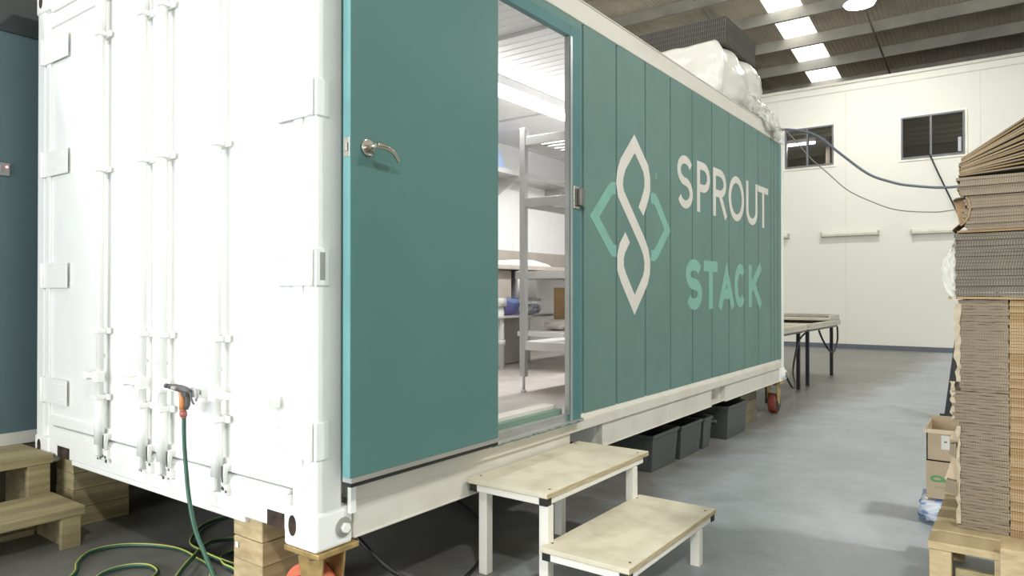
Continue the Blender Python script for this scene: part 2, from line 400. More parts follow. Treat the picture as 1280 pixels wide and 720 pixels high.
# corner castings with oval holes (dark recess) 
def casting(x0,x1,y0,y1,z0,z1,face_y,face_x,dark=True):
    cst=part(B().box(x0,x1,y0,y1,z0,z1),'corner_casting',WHITE,bev=.014,seg=3)
    return cst
for x0,x1 in ((-.178,.008),(-W-.008,-W+.178)):
    for y0,y1 in ((-.006,.165),(L-.17,L+.006)):
        for z0,z1 in ((ZB,.475),(ZT-.118,ZT)):
            c_=casting(x0,x1,y0,y1,z0,z1,0,0)
            if z0<1 or x0>-1 or y0<1:
                # oval hole in the end face
                yy = y0-.001 if y0<1 else y1+.001
                cx=(x0+x1)/2+(-.04 if x0>-1 else -.03); cz=(z0+z1)/2+.01
                m_=B(); ov=[(cx+.022*math.cos(a)*1.0,cz+.038*math.sin(a)) for a in [2*PI*i/20 for i in range(20)]]
                m_.prism(ov,yy-.001,yy+.001,'y'); part(m_,'casting_hole',RUST,parent=c_)
nut=part(B().cyl((.008,.118,.402),(.014,.118,.402),.036,n=28),'locking_ring',mat('scuffed_grey',(150,150,142),.6))
part(B().cyl((.014,.118,.402),(.030,.118,.402),.019,n=6),'bolt_head',WHITE,parent=nut)
part(B().cyl((.0,L-.06,.405),(.035,L-.06,.405),.05,n=20),'locking_ring',WHITE,bev=.006)
part(B().cyl((.035,L-.06,.405),(.06,L-.06,.405),.03,n=16),'locking_pin',mat('pin_grey',(140,138,132),.5))
# end doors
def leaf(x0,x1):
    b=B()
    b.box(x0,x1,.012,.05,.545,2.79)
    f=.055
    b.box(x0,x0+f,.0,.03,.545,2.79).box(x1-f,x1,.0,.03,.545,2.79).box(x0+f,x1-f,.0,.03,.545,.60).box(x0+f,x1-f,.0,.03,2.715,2.79)
    return b
lf=part(leaf(-2.325,-1.108),'end_door',WHITE,bev=.006)
rf=part(leaf(-1.098,-.08),'end_door',WHITE,bev=.006)
part(B().box(-1.1085,-1.0975,.016,.04,.545,2.79),'door_gasket',mat('grey_gasket',(196,198,196),.6))
# hinges
def hinge(par,x0,x1,z0,z1,right):
    h=part(B().box(x0,x1,-.012,.002,z0,z1),'hinge',WHITE,parent=par,bev=.004)
def hinge_all(par,right):
    for z0 in (.665,1.29,1.90,2.52):
        z1=z0+.135
        b=B()
        if right:
            b.box(-.24,-.012,-.014,.0,z0,z1).cyl((-.02,-.012,z0-.002),(-.02,-.012,z1+.002),.012)
            b.box(-.008,.006,-.004,.055,z0,z1)
            for zz in (z0+.03,z1-.03):
                for x in (-.20,-.16,-.12): b.cyl((x,-.018,zz),(x,-.013,zz),.007,n=8)
        else:
            b.box(-W+.10,-2.04,-.007,.0,z0,z1).cyl((-W+.10,-.010,z0-.002),(-W+.10,-.010,z1+.002),.012)
            for zz in (z0+.03,z1-.03):
                for x in (-2.19,-2.14,-2.09): b.cyl((x,-.011,zz),(x,-.006,zz),.007,n=8)
        part(b,'hinge',WHITE,parent=par,bev=.003)
    if right: part(B().box(.0055,.0065,.012,.035,1.31,1.41),'hinge_gap',mat('gap_grey',(150,152,146),.6),parent=par)
hinge_all(lf,False); hinge_all(rf,True)
# lock bars
for bx,hx0,hx1 in ((-1.60,-1.72,-1.60),(-1.18,-1.34,-1.18),(-1.005,-1.005,-.70),(-.580,-.58,-.235)):
    bar=part(B().cyl((bx,-.03,.47),(bx,-.03,2.80),.0165,n=16).cyl((bx,-.03,.53),(bx,-.03,.755),.024,n=16).cyl((bx,-.03,2.53),(bx,-.03,2.76),.024,n=16),'lock_bar',WHITE)
    for z in (2.53,1.866,1.08,.757):
        part(B().box(bx-.05,bx+.05,-.012,.0,z-.014,z+.014).box(bx-.026,bx+.026,-.056,-.012,z-.011,z+.011),'bar_guide',WHITE,parent=bar,bev=.003)
    cam=B().box(bx-.045,bx+.05,-.02,.004,.455,.50).box(bx-.014,bx+.014,-.05,-.01,.475,.535)
    cam.prism([(bx+.025,.50),(bx+.04,.50),(bx+.058,.58),(bx+.048,.585),(bx+.03,.53)],-.03,-.012,'y')
    part(cam,'cam',WHITE,parent=bar,bev=.003)
    # grime and chipped paint around the cam keeper
    g=B()
    for k in range(7):
        gx=bx+random.uniform(-.045,.05); gz=.475+random.uniform(-.03,.04); r=random.uniform(.005,.012)
        g.prism([(gx+r*math.cos(a)*random.uniform(.7,1.3),gz+r*.8*math.sin(a)) for a in [2*PI*i/7 for i in range(7)]],-.0215,-.0205,'y')
    part(g,'chipped_paint',mat('chip_grey',(92,90,86),.7),parent=bar)
    part(B().box(bx+.036,bx+.044,-.032,-.0305,.51,.575),'cam_slot',mat('slot_dark',(60,58,58),.7),parent=bar)
    # handle and hub
    hd=B().box(min(hx0,hx1),max(hx0,hx1),-.05,-.034,.845,.872).box(bx-.025,bx+.025,-.056,-.016,.83,.885)
    e=hx0 if abs(hx0-bx)>abs(hx1-bx) else hx1
    hd.box(e-.03,e+.03,-.056,-.0,.835,.88)
    part(hd,'handle',WHITE,parent=bar,bev=.004)
    bo=B()
    for k in range(3): bo.cyl((bx-.11+.035*k,-.006,.955),(bx-.11+.035*k,.012,.955),.010,n=10)
    part(bo,'rivet',WHITE,parent=bar)
part(B().box(-.71,-.66,-.052,-.05,.852,.868).box(-.27,-.23,-.052,-.05,.85,.87),'worn_patch',mat('worn_grey',(150,150,148),.5))
# body panels
def side_panel():
    b=B(); ys=[.46+.4125*k for k in range(3,14)]
    prof=[(1.78,-.03),(1.78,0)]
    for y in [1.873+.4120*k for k in range(0,10)]+[5.70,5.82]:
        if 1.8<y<5.93: prof += [(y-.010,0),(y-.005,-.016),(y+.005,-.016),(y+.010,0)]
    prof += [(5.950,0),(5.950,-.03)]
    pr=[(x,y) for y,x in prof]
    b.prism(pr,.574,2.809,'z')
    b.box(-.03,0,.12,.93,.574,2.809)
    b.box(-.03,0,.93,1.78,2.735,2.809)
    return b
part(side_panel(),'side_panel',TEAL)
part(B().box(.0,.0025,5.87,5.948,2.30,2.79),'panel_patch',TEALLIT if False else mat('patch_teal',(92,142,140),.5))
part(B().box(-W,-W+.05,.12,L-.1,.574,2.81),'far_side_panel',WHITE)
part(B().box(-W+.16,-.16,L-.06,L-.01,.52,2.80),'blind_end_panel',WHITE)
part(B().box(-W+.05,-.06,.10,L-.06,2.86,2.90),'roof_panel',WHITE)
part(B().box(-W+.05,-.06,.10,L-.06,.50,.57),'deck',IFLOOR)
rim=B()
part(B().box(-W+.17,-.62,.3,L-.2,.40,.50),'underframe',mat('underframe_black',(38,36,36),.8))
# inner lining
lin_=B().box(-W+.05,-W+.138,.10,L-.06,.57,2.86).box(-W+.05,-.06,.05,.10,.57,2.86).box(-W+.05,-.06,L-.12,L-.06,.57,2.86)
lin_.box(-.05,-.032,.12,.93,.57,2.86).box(-.05,-.032,1.78,L-.06,.57,2.86).box(-.05,-.032,.93,1.78,2.735,2.86)
for y in [.5+.35*k for k in range(16)]: lin_.box(-W+.138,-W+.140,y-.003,y+.003,.57,2.86)
part(lin_,'lining',LINER)
cl=B(); n=int(5.9/.085)
prof=[(.10,2.87)]; 
for i in range(n):
    y=.10+i*.085; prof += [(y,2.80),(y+.05,2.80),(y+.056,2.803),(y+.079,2.803)]
prof += [(.10+n*.085,2.80),(.10+n*.085,2.87)]
cl.prism(prof,-W+.138,-.051,'x')
part(cl,'ribbed_ceiling',LINER)
part(B().box(-W+.14,-.06,1.74,1.82,2.775,2.799),'ceiling_strip',LINER)
part(B().box(-W+.14,-.06,3.4,3.45,2.785,2.799),'ceiling_strip',LINER)
part(B().box(-W+.138,-W+.16,.10,L-.12,.57,.63),'inner_skirting',mat('inner_skirting',(206,200,194),.5))
# door frame
df=B().box(.001,.035,1.677,1.79,.548,2.738).box(.001,.035,.90,.965,.56,2.738).box(.001,.035,.965,1.677,2.672,2.738)
dfo=part(df,'door_frame',mat('teal_frame',(74,120,121),.45),bev=.003)
part(B().box(.002,.030,1.673,1.677,.60,2.672),'jamb_liner',ALU,parent=dfo)
part(B().box(.035,.038,1.679,1.698,.56,2.672),'edge_strip',ALU,parent=dfo)
sp=part(B().box(.035,.041,1.708,1.765,1.73,1.855),'strike_plate',CHROME,parent=dfo,bev=.002)
part(B().box(.041,.066,1.745,1.79,1.745,1.845),'keeper',mat('keeper_grey',(120,120,116),.4,.5),parent=dfo,bev=.008)
part(B().box(.0,.022,1.852,1.885,1.745,1.865),'door_catch',mat('catch_teal',(96,134,126),.5),bev=.006)
th=part(B().box(-.14,-.06,.93,1.677,.57,.645),'threshold',PW,bev=.003)
part(B().box(-.06,-.02,.93,1.677,.57,.625),'threshold_band',TEALD,parent=th)
part(B().box(-.02,.02,.93,1.73,.55,.60).box(.02,.055,.93,1.79,.548,.566),'sill_plate',ALU,parent=th,bev=.002)
wp=B(); lo=[];hi=[]
for k in range(46):
    y=.95+.018*k; lo.append((y,.5485+random.uniform(0,.004))); hi.append((y,.553+random.choice((0,.001,.003,.007))*random.random()+.001))
wp.prism(lo+hi[::-1],.0551,.0557,'x')
part(wp,'wear_marks',mat('worn_teal',(84,118,112),.6),parent=th)
# the open side door, folded back flat against the wall
dr=part(B().box(.05,.09,.08,.955,.598,2.70),'side_door',DOORT,bev=.003)
part(B().box(.051,.089,.0785,.0815,.600,2.698),'door_edge',TEALLIT,parent=dr)  # paler strip paints the strong light falling on this edge
part(B().box(.046,.094,.082,.955,.582,.600),'aluminium_sweep',ALU,parent=dr)
part(B().box(.05,.088,.085,.955,.566,.582),'rubber_seal',BLACK,parent=dr)
hdl=part(B().cyl((.09,.157,1.797),(.100,.157,1.797),.031,n=32),'door_handle',CHROME,parent=dr,bev=.002)
lev=B().cyl((.10,.157,1.797),(.148,.157,1.799),.0105,n=20)
lev.tube(smooth([(.148,.152,1.799),(.150,.170,1.799),(.149,.205,1.796),(.140,.245,1.785),(.128,.275,1.768),(.122,.288,1.757)],5),[.0125]*6+[.012]*10+[.010]*6+[.007]*4,12) if False else None
pts=smooth([(.148,.150,1.799),(.150,.175,1.799),(.149,.205,1.796),(.142,.24,1.787),(.130,.268,1.774),(.122,.286,1.762)],5)
lev.tube(pts,[.0125-.006*i/(len(pts)-1) for i in range(len(pts))],12)
part(lev,'lever',CHROME,parent=dr)
part(B().cyl((.091,.166,1.772),(.104,.166,1.772),.006,n=12),'key_barrel',CHROME,parent=dr)
part(B().box(.062,.078,.070,.0786,1.775,1.805).box(.055,.085,.0770,.0786,1.755,1.825),'latch',CHROME,parent=dr,bev=.002)
part(B().cyl((.055,.96,.72),(.055,.96,.80),.012).cyl((.055,.96,1.6),(.055,.96,1.68),.012).cyl((.055,.96,2.5),(.055,.96,2.58),.012),'hinge_knuckle',TEALLIT,parent=dr)
part(B().box(.012,.03,.135,.160,.45,.60),'door_bracket',WHITE)
# logo
wr=.088; X0,X1=.0002,.0016
up=[(2.628,1.800),(2.668,1.856),(2.705,1.915),(2.726,1.967),(2.724,2.03),(2.700,2.095),(2.533,2.232)]
dn=[(2.533,2.232),(2.372,2.075),(2.335,2.01),(2.323,1.945),(2.342,1.885),(2.647,1.600),(2.700,1.535),(2.724,1.47),(2.718,1.40),(2.690,1.345),(2.532,1.185),(2.375,1.36),(2.336,1.42),(2.336,1.49),(2.362,1.545),(2.433,1.617)]
lgo=part(B().ribbon(up+dn[1:],wr,X0,X1),'logo',PW)
part(B().ribbon([(2.272,1.910),(2.225,1.905),(2.190,1.882),(2.006,1.714),(2.195,1.552),(2.235,1.523),(2.280,1.522)],.074,X0,X1),'logo_leaf',PM,parent=lgo)
part(B().ribbon([(2.780,1.902),(2.835,1.908),(2.872,1.884),(3.052,1.708),(2.868,1.536),(2.828,1.515),(2.780,1.518)],.074,X0,X1),'logo_leaf',PM,parent=lgo)
part(B().prism([(2.37,2.085),(2.385,2.10),(2.392,2.13),(2.38,2.128)],X0,X1,'x').prism([(2.44,2.30),(2.455,2.295),(2.462,2.33),(2.452,2.335)],X0,X1,'x') if False else B().prism([(2.855,2.045),(2.868,2.05),(2.880,2.085),(2.872,2.09)],X0,X1,'x'),'paint_chip',PM)
# lettering
def arc(cx,cz,rx,rz,a0,a1,n=14): return [(cx+rx*math.cos(math.radians(a0+(a1-a0)*i/n)),cz+rz*math.sin(math.radians(a0+(a1-a0)*i/n))) for i in range(n+1)]
def glyph(ch,y0,y1,z0,z1,t):
    h=t/2; a,b,c,d=y0+h,y1-h,z0+h,z1-h; w=b-a; H=d-c; o=[]
    if ch=='S': o=[arc((a+b)/2,c+.755*H,w/2,.245*H,25,270)[:-1]+[((a+b)/2,c+.51*H)]+arc((a+b)/2,c+.255*H,w/2,.255*H,90,-155)[1:]]
    if ch=='P': o=[[(a,z0),(a,z1)],[(a,d),(a+.5*w,d)]+arc(a+.5*w,d-.26*H,.5*w,.26*H,80,-80,10)+[(a+.5*w,d-.52*H),(a,d-.52*H)]]
    if ch=='R': o=[[(a,z0),(a,z1)],[(a,d),(a+.45*w,d)]+arc(a+.45*w,d-.26*H,.45*w,.26*H,80,-80,10)+[(a+.45*w,d-.52*H),(a,d-.52*H)],[(a+.45*w,d-.52*H),(b,z0)]]
    if ch=='O': o=[arc((a+b)/2,(c+d)/2,w/2,H/2,0,360,32)[:-1]]
    if ch=='U': o=[[(a,z1),(a,c+.3*H)]+arc((a+b)/2,c+.3*H,w/2,.3*H,190,350,12)+[(b,c+.3*H),(b,z1)]]
    if ch=='T': o=[[(y0,d),(y1,d)],[((a+b)/2,d),((a+b)/2,z0)]]
    if ch=='A': o=[[(a,z0),((a+b)/2,d-.045),(b,z0)],[(a+.2*w,c+.26*H),(b-.2*w,c+.26*H)]]
    if ch=='C': o=[arc((a+b)/2,(c+d)/2,w/2,H/2,42,318,24)]
    if ch=='K': o=[[(a,z0),(a,z1)],[(a,c+.36*H),(b,z1)],[(a+.30*w,c+.56*H),(b,z0)]]
    bb=B(); 
    for k,q in enumerate(o): bb.ribbon(q,t,X0,X1+.0002*k,closed=(ch=='O'))
    return bb
for ch,y0,y1 in (('S',3.232,3.527),('P',3.615,3.89),('R',3.965,4.30),('O',4.336,4.746),('U',4.81,5.142),('T',5.159,5.490)):
    part(glyph(ch,y0,y1,1.893,2.288,.060),'letter_'+ch.lower(),PW)
for ch,y0,y1 in (('S',3.388,3.716),('T',3.75,4.060),('A',4.075,4.485),('C',4.481,4.79),('K',4.875,5.285)):
    part(glyph(ch,y0,y1,1.132,1.520,.086),'letter_'+ch.lower(),PM)
# casters bolted under the corners
def caster(x,y,axis):
    pl=part(B().box(x-.10,x+.10,y-.09,y+.10,ZB-.022,ZB-.001),'caster',YCAST,bev=.004)
    f=B()
    for s in (-1,1):
        if axis=='x': f.prism([(y-.07,ZB-.022),(y+.08,ZB-.022),(y+.055,.10),(y+.01,.09),(y-.03,.14)],x+s*.05-.005,x+s*.05+.005,'x')
        else: f.prism([(x-.07,ZB-.022),(x+.08,ZB-.022),(x+.055,.10),(x+.01,.09),(x-.03,.14)],y+s*.05-.005,y+s*.05+.005,'y')
    part(f,'fork',YCAST,parent=pl,bev=.003)
    R_=.125 if axis=='y' else .105; cy=R_
    a=(x-.04,y+.03,cy) if axis=='x' else (x-.05,y-.04,cy); b_=(x+.04,y+.03,cy) if axis=='x' else (x-.05,y+.04,cy)
    part(B().cyl(a,b_,R_,n=40),'wheel',RWHEEL if axis=='x' else mat('orange_red_tyre',(206,112,84),.5),parent=pl,bev=.012)
    a2=tuple(p+q for p,q in zip(a,((-.004,0,0) if axis=='x' else (0,-.004,0)))); b2=tuple(p+q for p,q in zip(b_,((.004,0,0) if axis=='x' else (0,.004,0))))
    part(B().cyl(a2,b2,.085,n=32),'hub',DSTEEL,parent=pl)
    part(B().cyl((x+.03,y-.06,ZB-.04),(x+.03,y-.06,ZB-.022),.012,n=6).cyl((x-.06,y-.06,ZB-.04),(x-.06,y-.06,ZB-.022),.012,n=6),'bolt',CHROME,parent=pl)
caster(-.085,.09,'y'); caster(-.085,L-.10,'x'); caster(-W+.09,L-.10,'x')

# ================================================================ TIMBER UNDER THE CONTAINER
def blockstack(x0,x1,y0,y1,zs,m,where,group,jit=.006):
    for i in range(len(zs)-1):
        j=random.uniform(-jit,jit); k=random.uniform(-jit,jit)
        word={0:'bottom',len(zs)-2:'top'}.get(i,'middle')
        if len(zs)>4 and 0<i<len(zs)-2: word='second lowest' if i==1 else 'second highest'
        tag(B().box(x0+j,x1+j,y0+k,y1+k,zs[i]+.001,zs[i+1]-.001).build('timber_block',m,base=((x0+x1)/2,(y0+y1)/2,zs[i]),bev=.003),
            '%s timber block of the stack %s'%(word,where),'timber block',group)
blockstack(-.545,-.352,.02,.42,[0,.10,.20,.29,.383][:5],TIMB,'beside the near caster','timber blocks beside the near caster')
blockstack(-2.30,-2.088,.05,.345,[0,.10,.20,.29,.383],TIMB2,'behind the timber steps','timber blocks by the timber steps')
blockstack(-.62,-.10,4.98,5.45,[0,.11,.22,.338],mat('dim_timber',(120,112,88),.85,scale=5,c2=(90,84,66)),'behind the grey tubs','timber blocks under the far end')  # timber colour darkened to paint the dimness under the far end
stk=tag(B().box(-.522,-.502,.0165,.0172,.245,.268).build('block_sticker',mat('white_sticker',(236,232,226),.6),base=(-.51,.017,.245)),'tiny white square sticker on the timber stack beside the near caster','sticker')

# timber steps at the left
ts=thing('timber_steps','pair of thick timber treads on side boards at the foot of the slate blue wall','steps',(-2.16,-.8,0))
B().box(-2.165,-1.768,-1.7,-.022,.155,.20).build('tread',TIMB2,ts,bev=.004)
B().box(-2.60,-2.175,-1.7,-.012,.352,.40).build('tread',TIMB2,ts,bev=.004)
for y in (-.10,-1.62):
    B().box(-2.15,-1.80,y,y+.04,0,.155).build('side_board',TIMB2,ts,bev=.003)
    B().box(-2.58,-2.22,y,y+.04,0,.352).build('side_board',TIMB2,ts,bev=.003)
    B().box(-1.80,-1.772,y-.03,y+.06,0,.155).build('leg',TIMB2,ts,bev=.003)
    B().box(-2.22,-2.18,y-.03,y+.075,0,.352).build('leg',TIMB2,ts,bev=.003)
B().box(-2.17,-2.15,-1.6,-.11,.0,.03).build('back_board',TIMB2,ts)

# white platform steps in front of the doorway
ps=thing('platform_steps','white framed two tier step with worn ply tops below the open doorway','steps',(.42,1.3,0))
def tier(x0,x1,y0,y1,z,legs):
    t=B().box(x0,x1,y0,y1,z-.020,z).build('ply_top',[OLDPLY],ps,bev=.002)
    B().box(x0+.001,x1+.001,y0+.001,y1-.001,z-.022,z-.004).build('ply_edging',PLYEDGE,t)
    s_=B()
    for kx,ky in ((.05,.07),(.05,.93),(.93,.07),(.93,.93)): s_.cyl((x0+(x1-x0)*kx,y0+(y1-y0)*ky,z-.001),(x0+(x1-x0)*kx,y0+(y1-y0)*ky,z+.0012),.006,n=8)
    s_.build('screw',DSTEEL,t)
    f=B().box(x0+.045,x1-.045,y0+.008,y0+.04,z-.054,z-.022).box(x0+.045,x1-.045,y1-.04,y1-.008,z-.054,z-.022).box(x0+.008,x0+.04,y0+.045,y1-.045,z-.054,z-.022).box(x1-.04,x1-.008,y0+.045,y1-.045,z-.054,z-.022)
    f.build('frame',STEPW,ps,bev=.003)
    for x in (x0+.006,x1-.042):
        for y in (y0+.006,y1-.042): B().box(x,x+.038,y,y+.038,z-.056,z-.021).build('corner_connector',BLACK,ps,bev=.002)
    for x,y in legs:
        B().box(x-.004,x+.041,y-.004,y+.041,.0,z-.056).build('leg',STEPW,ps,bev=.003)
tier(.015,.44,.825,1.80,.431,[(.05,.87),(.394,.845),(.05,1.50),(.394,1.64)])
tier(.425,.83,.795,1.72,.220,[(.785,.85),(.785,1.52)])
# hose gun
gn=thing('hose_gun','orange and black garden hose spray gun hooked on the white end door','spray gun',(-.72,-.08,.765))
b=B()
b.cyl((-.872,-.115,.928),(-.850,-.112,.928),.0135,n=16).cyl((-.850,-.112,.928),(-.838,-.110,.927),.010,n=16)
b.tube([(-.838,-.110,.927),(-.80,-.10,.924),(-.74,-.09,.918),(-.700,-.085,.912),(-.665,-.080,.905)],[.015,.019,.021,.019,.012],14)
b.box(-.735,-.685,-.10,-.07,.880,.915)
b.tube([(-.672,-.085,.912),(-.655,-.085,.892),(-.650,-.085,.868),(-.636,-.085,.848),(-.622,-.085,.842)],[.007,.006,.006,.006,.004],10)
b.tube([(-.715,-.078,.905),(-.709,-.074,.87),(-.712,-.072,.83),(-.725,-.074,.805)],[.015,.016,.015,.013],12)
b.build('barrel',mat('black_gun_plastic',(88,88,88),.45),gn)
B().box(-.800,-.755,-.126,-.112,.915,.932).build('grip_label',mat('gun_label',(176,168,160),.5),gn,bev=.002)
B().tube([(-.752,-.085,.905),(-.745,-.085,.87),(-.745,-.085,.83),(-.748,-.085,.800)],[.018,.019,.018,.015],14).build('handle_grip',ORANGE,gn)
B().cyl((-.744,-.085,.802),(-.742,-.083,.788),.017,n=16).cyl((-.742,-.083,.788),(-.738,-.081,.762),.021,n=12).cyl((-.738,-.081,.762),(-.736,-.08,.752),.015,n=12).build('connector',REDF,gn)
B().tube([(-.655,-.07,.925),(-.640,-.065,.915),(-.632,-.065,.88),(-.645,-.06,.855)],[.008,.010,.010,.006],10).build('trigger',mat('pale_trigger',(176,176,180),.4),gn)
for _c in kids(gn):
    for _v in _c.data.vertices:
        _p=Vector((-.017,0,-.010)); _v.co=(_v.co-_p)*.72+_p
# hose
gh=thing('garden_hose','green garden hose with yellow stripe dropping from the spray gun into floor coils','hose',(-.9,0,0))
HP=[(-.737,-.08,.755),(-.725,-.085,.66),(-.706,-.088,.56),(-.680,-.092,.46),(-.637,-.10,.375),(-.575,-.112,.31),(-.50,-.125,.26),(-.36,-.16,.17),(-.22,-.26,.06),(-.12,-.45,.013),(-.3,-.72,.013),(-.75,-.72,.013),(-1.15,-.5,.013),(-1.357,-.245,.013),(-1.50,-.165,.013),(-1.60,-.067,.013),(-1.585,.05,.013),(-1.461,.152,.013),(-1.296,.206,.013),(-1.118,.195,.013),(-.929,.155,.013),(-.70,-.02,.013),(-.62,-.22,.013),(-.85,-.36,.013),(-1.13,-.30,.013),(-1.25,-.19,.013),(-1.287,-.116,.014),(-1.269,-.035,.015),(-1.192,.01,.018),(-1.086,-.004,.02),(-1.0,-.07,.03),(-.90,-.12,.038),(-.78,.0,.036),(-.72,.15,.034),(-.80,.19,.034),(-.885,.195,.034),(-.975,.235,.03),(-1.04,.302,.016),(-1.03,.38,.014),(-.90,.45,.014),(-.78,.40,.013),(-.80,.28,.014),(-.93,.22,.034),(-1.138,.225,.036),(-1.311,.275,.016),(-1.43,.36,.013),(-1.523,.462,.013),(-1.564,.58,.013),(-1.525,.69,.013),(-1.35,.80,.013),(-1.1,.70,.013),(-1.15,.56,.013),(-1.224,.42,.014),(-1.199,.303,.034),(-1.096,.174,.036),(-.95,.02,.036),(-.75,-.15,.036),(-.4,-.45,.013),(0,-.9,.013),(.3,-1.3,.013)]
hp=smooth(HP,7)
B().tube(hp,.0086,10).build('hose_body',HOSE,gh)
B().tube([p+Vector((-.003,-.004,.0064)) for p in hp[50:]],.0040,6).build('hose_stripe',HOSEY,gh)

# black cable on the floor under the container
tag(B().tube(smooth([(-.25,.35,.30),(.0,.42,.12),(.05,.75,.012),(-.25,1.3,.012),(-.9,1.7,.012),(-1.6,1.9,.012)],8),.009,8).build('floor_cable',BLACK,base=(-.5,1,0)),'thin black cable trailing in the dark under the container','cable')

# grey tubs under the edge of the container
def tub(x0,x1,y0,y1,h,label):
    t=thing('storage_tub',label,'tub',((x0+x1)/2,(y0+y1)/2,0),'dark grey tubs under the container')
    i=.018; q=.006
    def ring(z,k): return [(x0+k,y0+k,z),(x1-k,y0+k,z),(x1-k,y1-k,z),(x0+k,y1-k,z)]
    b=B(); R=[[b.bm.verts.new(p) for p in ring(z,k)] for z,k in ((0,i),(h,0),(h,q),(.008,i+q))]
    for u,v in ((0,1),(1,2),(2,3)):
        for k in range(4): b.bm.faces.new((R[u][k],R[u][(k+1)%4],R[v][(k+1)%4],R[v][k]))
    b.bm.faces.new(R[0][::-1]); b.bm.faces.new(R[3])
    b.build('tub_body',TUB,t,bev=.004)
    r=B().box(x0-.008,x1+.008,y0-.008,y0+.004,h-.022,h).box(x0-.008,x1+.008,y1-.004,y1+.008,h-.022,h).box(x0-.008,x0+.004,y0+.004,y1-.004,h-.022,h).box(x1-.004,x1+.008,y0+.004,y1-.004,h-.022,h)
    r.build('rim',TUB,t,bev=.002)
    return t
tub(-.43,-.055,2.93,3.375,.262,'dark grey plastic tub under the container, nearest to the white steps')
tub(-.42,-.045,3.41,3.83,.255,'dark grey plastic tub under the container, second from the white steps')
tub(-.42,-.04,3.86,4.04,.25,'narrow dark grey tub squeezed between two wider tubs under the container')
t4=tub(-.38,-.005,4.33,4.85,.285,'largest dark grey tub under the container, farthest from the white steps')
B().box(-.30,-.1,4.315,4.322,.14,.165).build('handle_grip',mat('tub_handle',(120,122,118),.5),t4,bev=.004)
B().box(-.22,-.14,4.305,4.318,.19,.21).build('clip',mat('tub_clip',(120,122,118),.5),t4,bev=.003)

# ================================================================ TABLES AT THE BACK
TW=mat('grow_table_white',(206,202,188),.5,c2=(192,187,172),scale=6)
def grow_table(y0,y1,legs,label):
    x0,x1=-2.3,-.26
    t=thing('tray_table',label,'table',((x0+x1)/2,(y0+y1)/2,0),'tray tables behind the container')
    b=B().box(x0,x1,y0,y1,.765,.80)
    b.box(x0,x0+.03,y0,y1,.80,.845).box(x1-.03,x1,y0,y1,.80,.845).box(x0+.03,x1-.03,y0,y0+.03,.80,.845).box(x0+.03,x1-.03,y1-.03,y1,.80,.845)
    b.build('table_top',TW,t,bev=.006)
    B().box(x0+.04,x1-.04,y0+.03,y1-.03,.735,.765).build('under_frame',GSTEEL,t)
    for x,y in legs: B().box(x-.022,x+.022,y-.022,y+.022,0,.735).build('leg',DSTEEL,t,bev=.003)
grow_table(6.5,8.12,[(-.33,7.97),(-2.2,7.97),(-.33,6.6),(-2.2,6.6)],'long white tray table behind the far end of the container, nearer of the two')
grow_table(8.30,10.25,[(-.33,8.45),(-2.2,8.45),(-.33,9.93),(-2.2,9.93)],'long white tray table beyond the container, standing nearest the back wall')
gt=thing('stacked_tray','shallow white tray with dark inside lying on the farther tray table','tray',(-1.3,9.9,.845))
tb=B(); 
tb.box(-2.28,-.27,9.55,10.22,.847,.86).box(-2.28,-.27,10.19,10.22,.86,.93).box(-2.28,-.27,9.55,9.58,.86,.89).box(-.30,-.27,9.58,10.19,.86,.925).box(-2.28,-2.25,9.58,10.19,.86,.925)
tb.build('tray_body',TW,gt,bev=.006)
B().box(-2.24,-.42,9.585,10.18,.861,.885).build('dark_lining',BLACK,gt)
tag(B().tube(smooth([(-.25,8.75,.74),(-.22,8.85,.60),(-.2,9.15,.44),(-.2,9.45,.40),(-.2,9.7,.55),(-.22,9.8,.75)],7),.014,8).build('cable_loop',BLACK,base=(-.2,9.3,.4)),'black cable looping down below the edge of the farther tray table','cable')
tag(B().tube(smooth([(.02,6.09,.36),(.02,6.3,.24),(-.1,6.9,.20),(-.25,7.4,.32),(-.30,7.85,.62),(-.25,8.0,.74)],7),.012,8).build('hanging_cable',BLACK,base=(-.2,7,.2)),'black cable sagging from the container corner to the nearer tray table','cable')

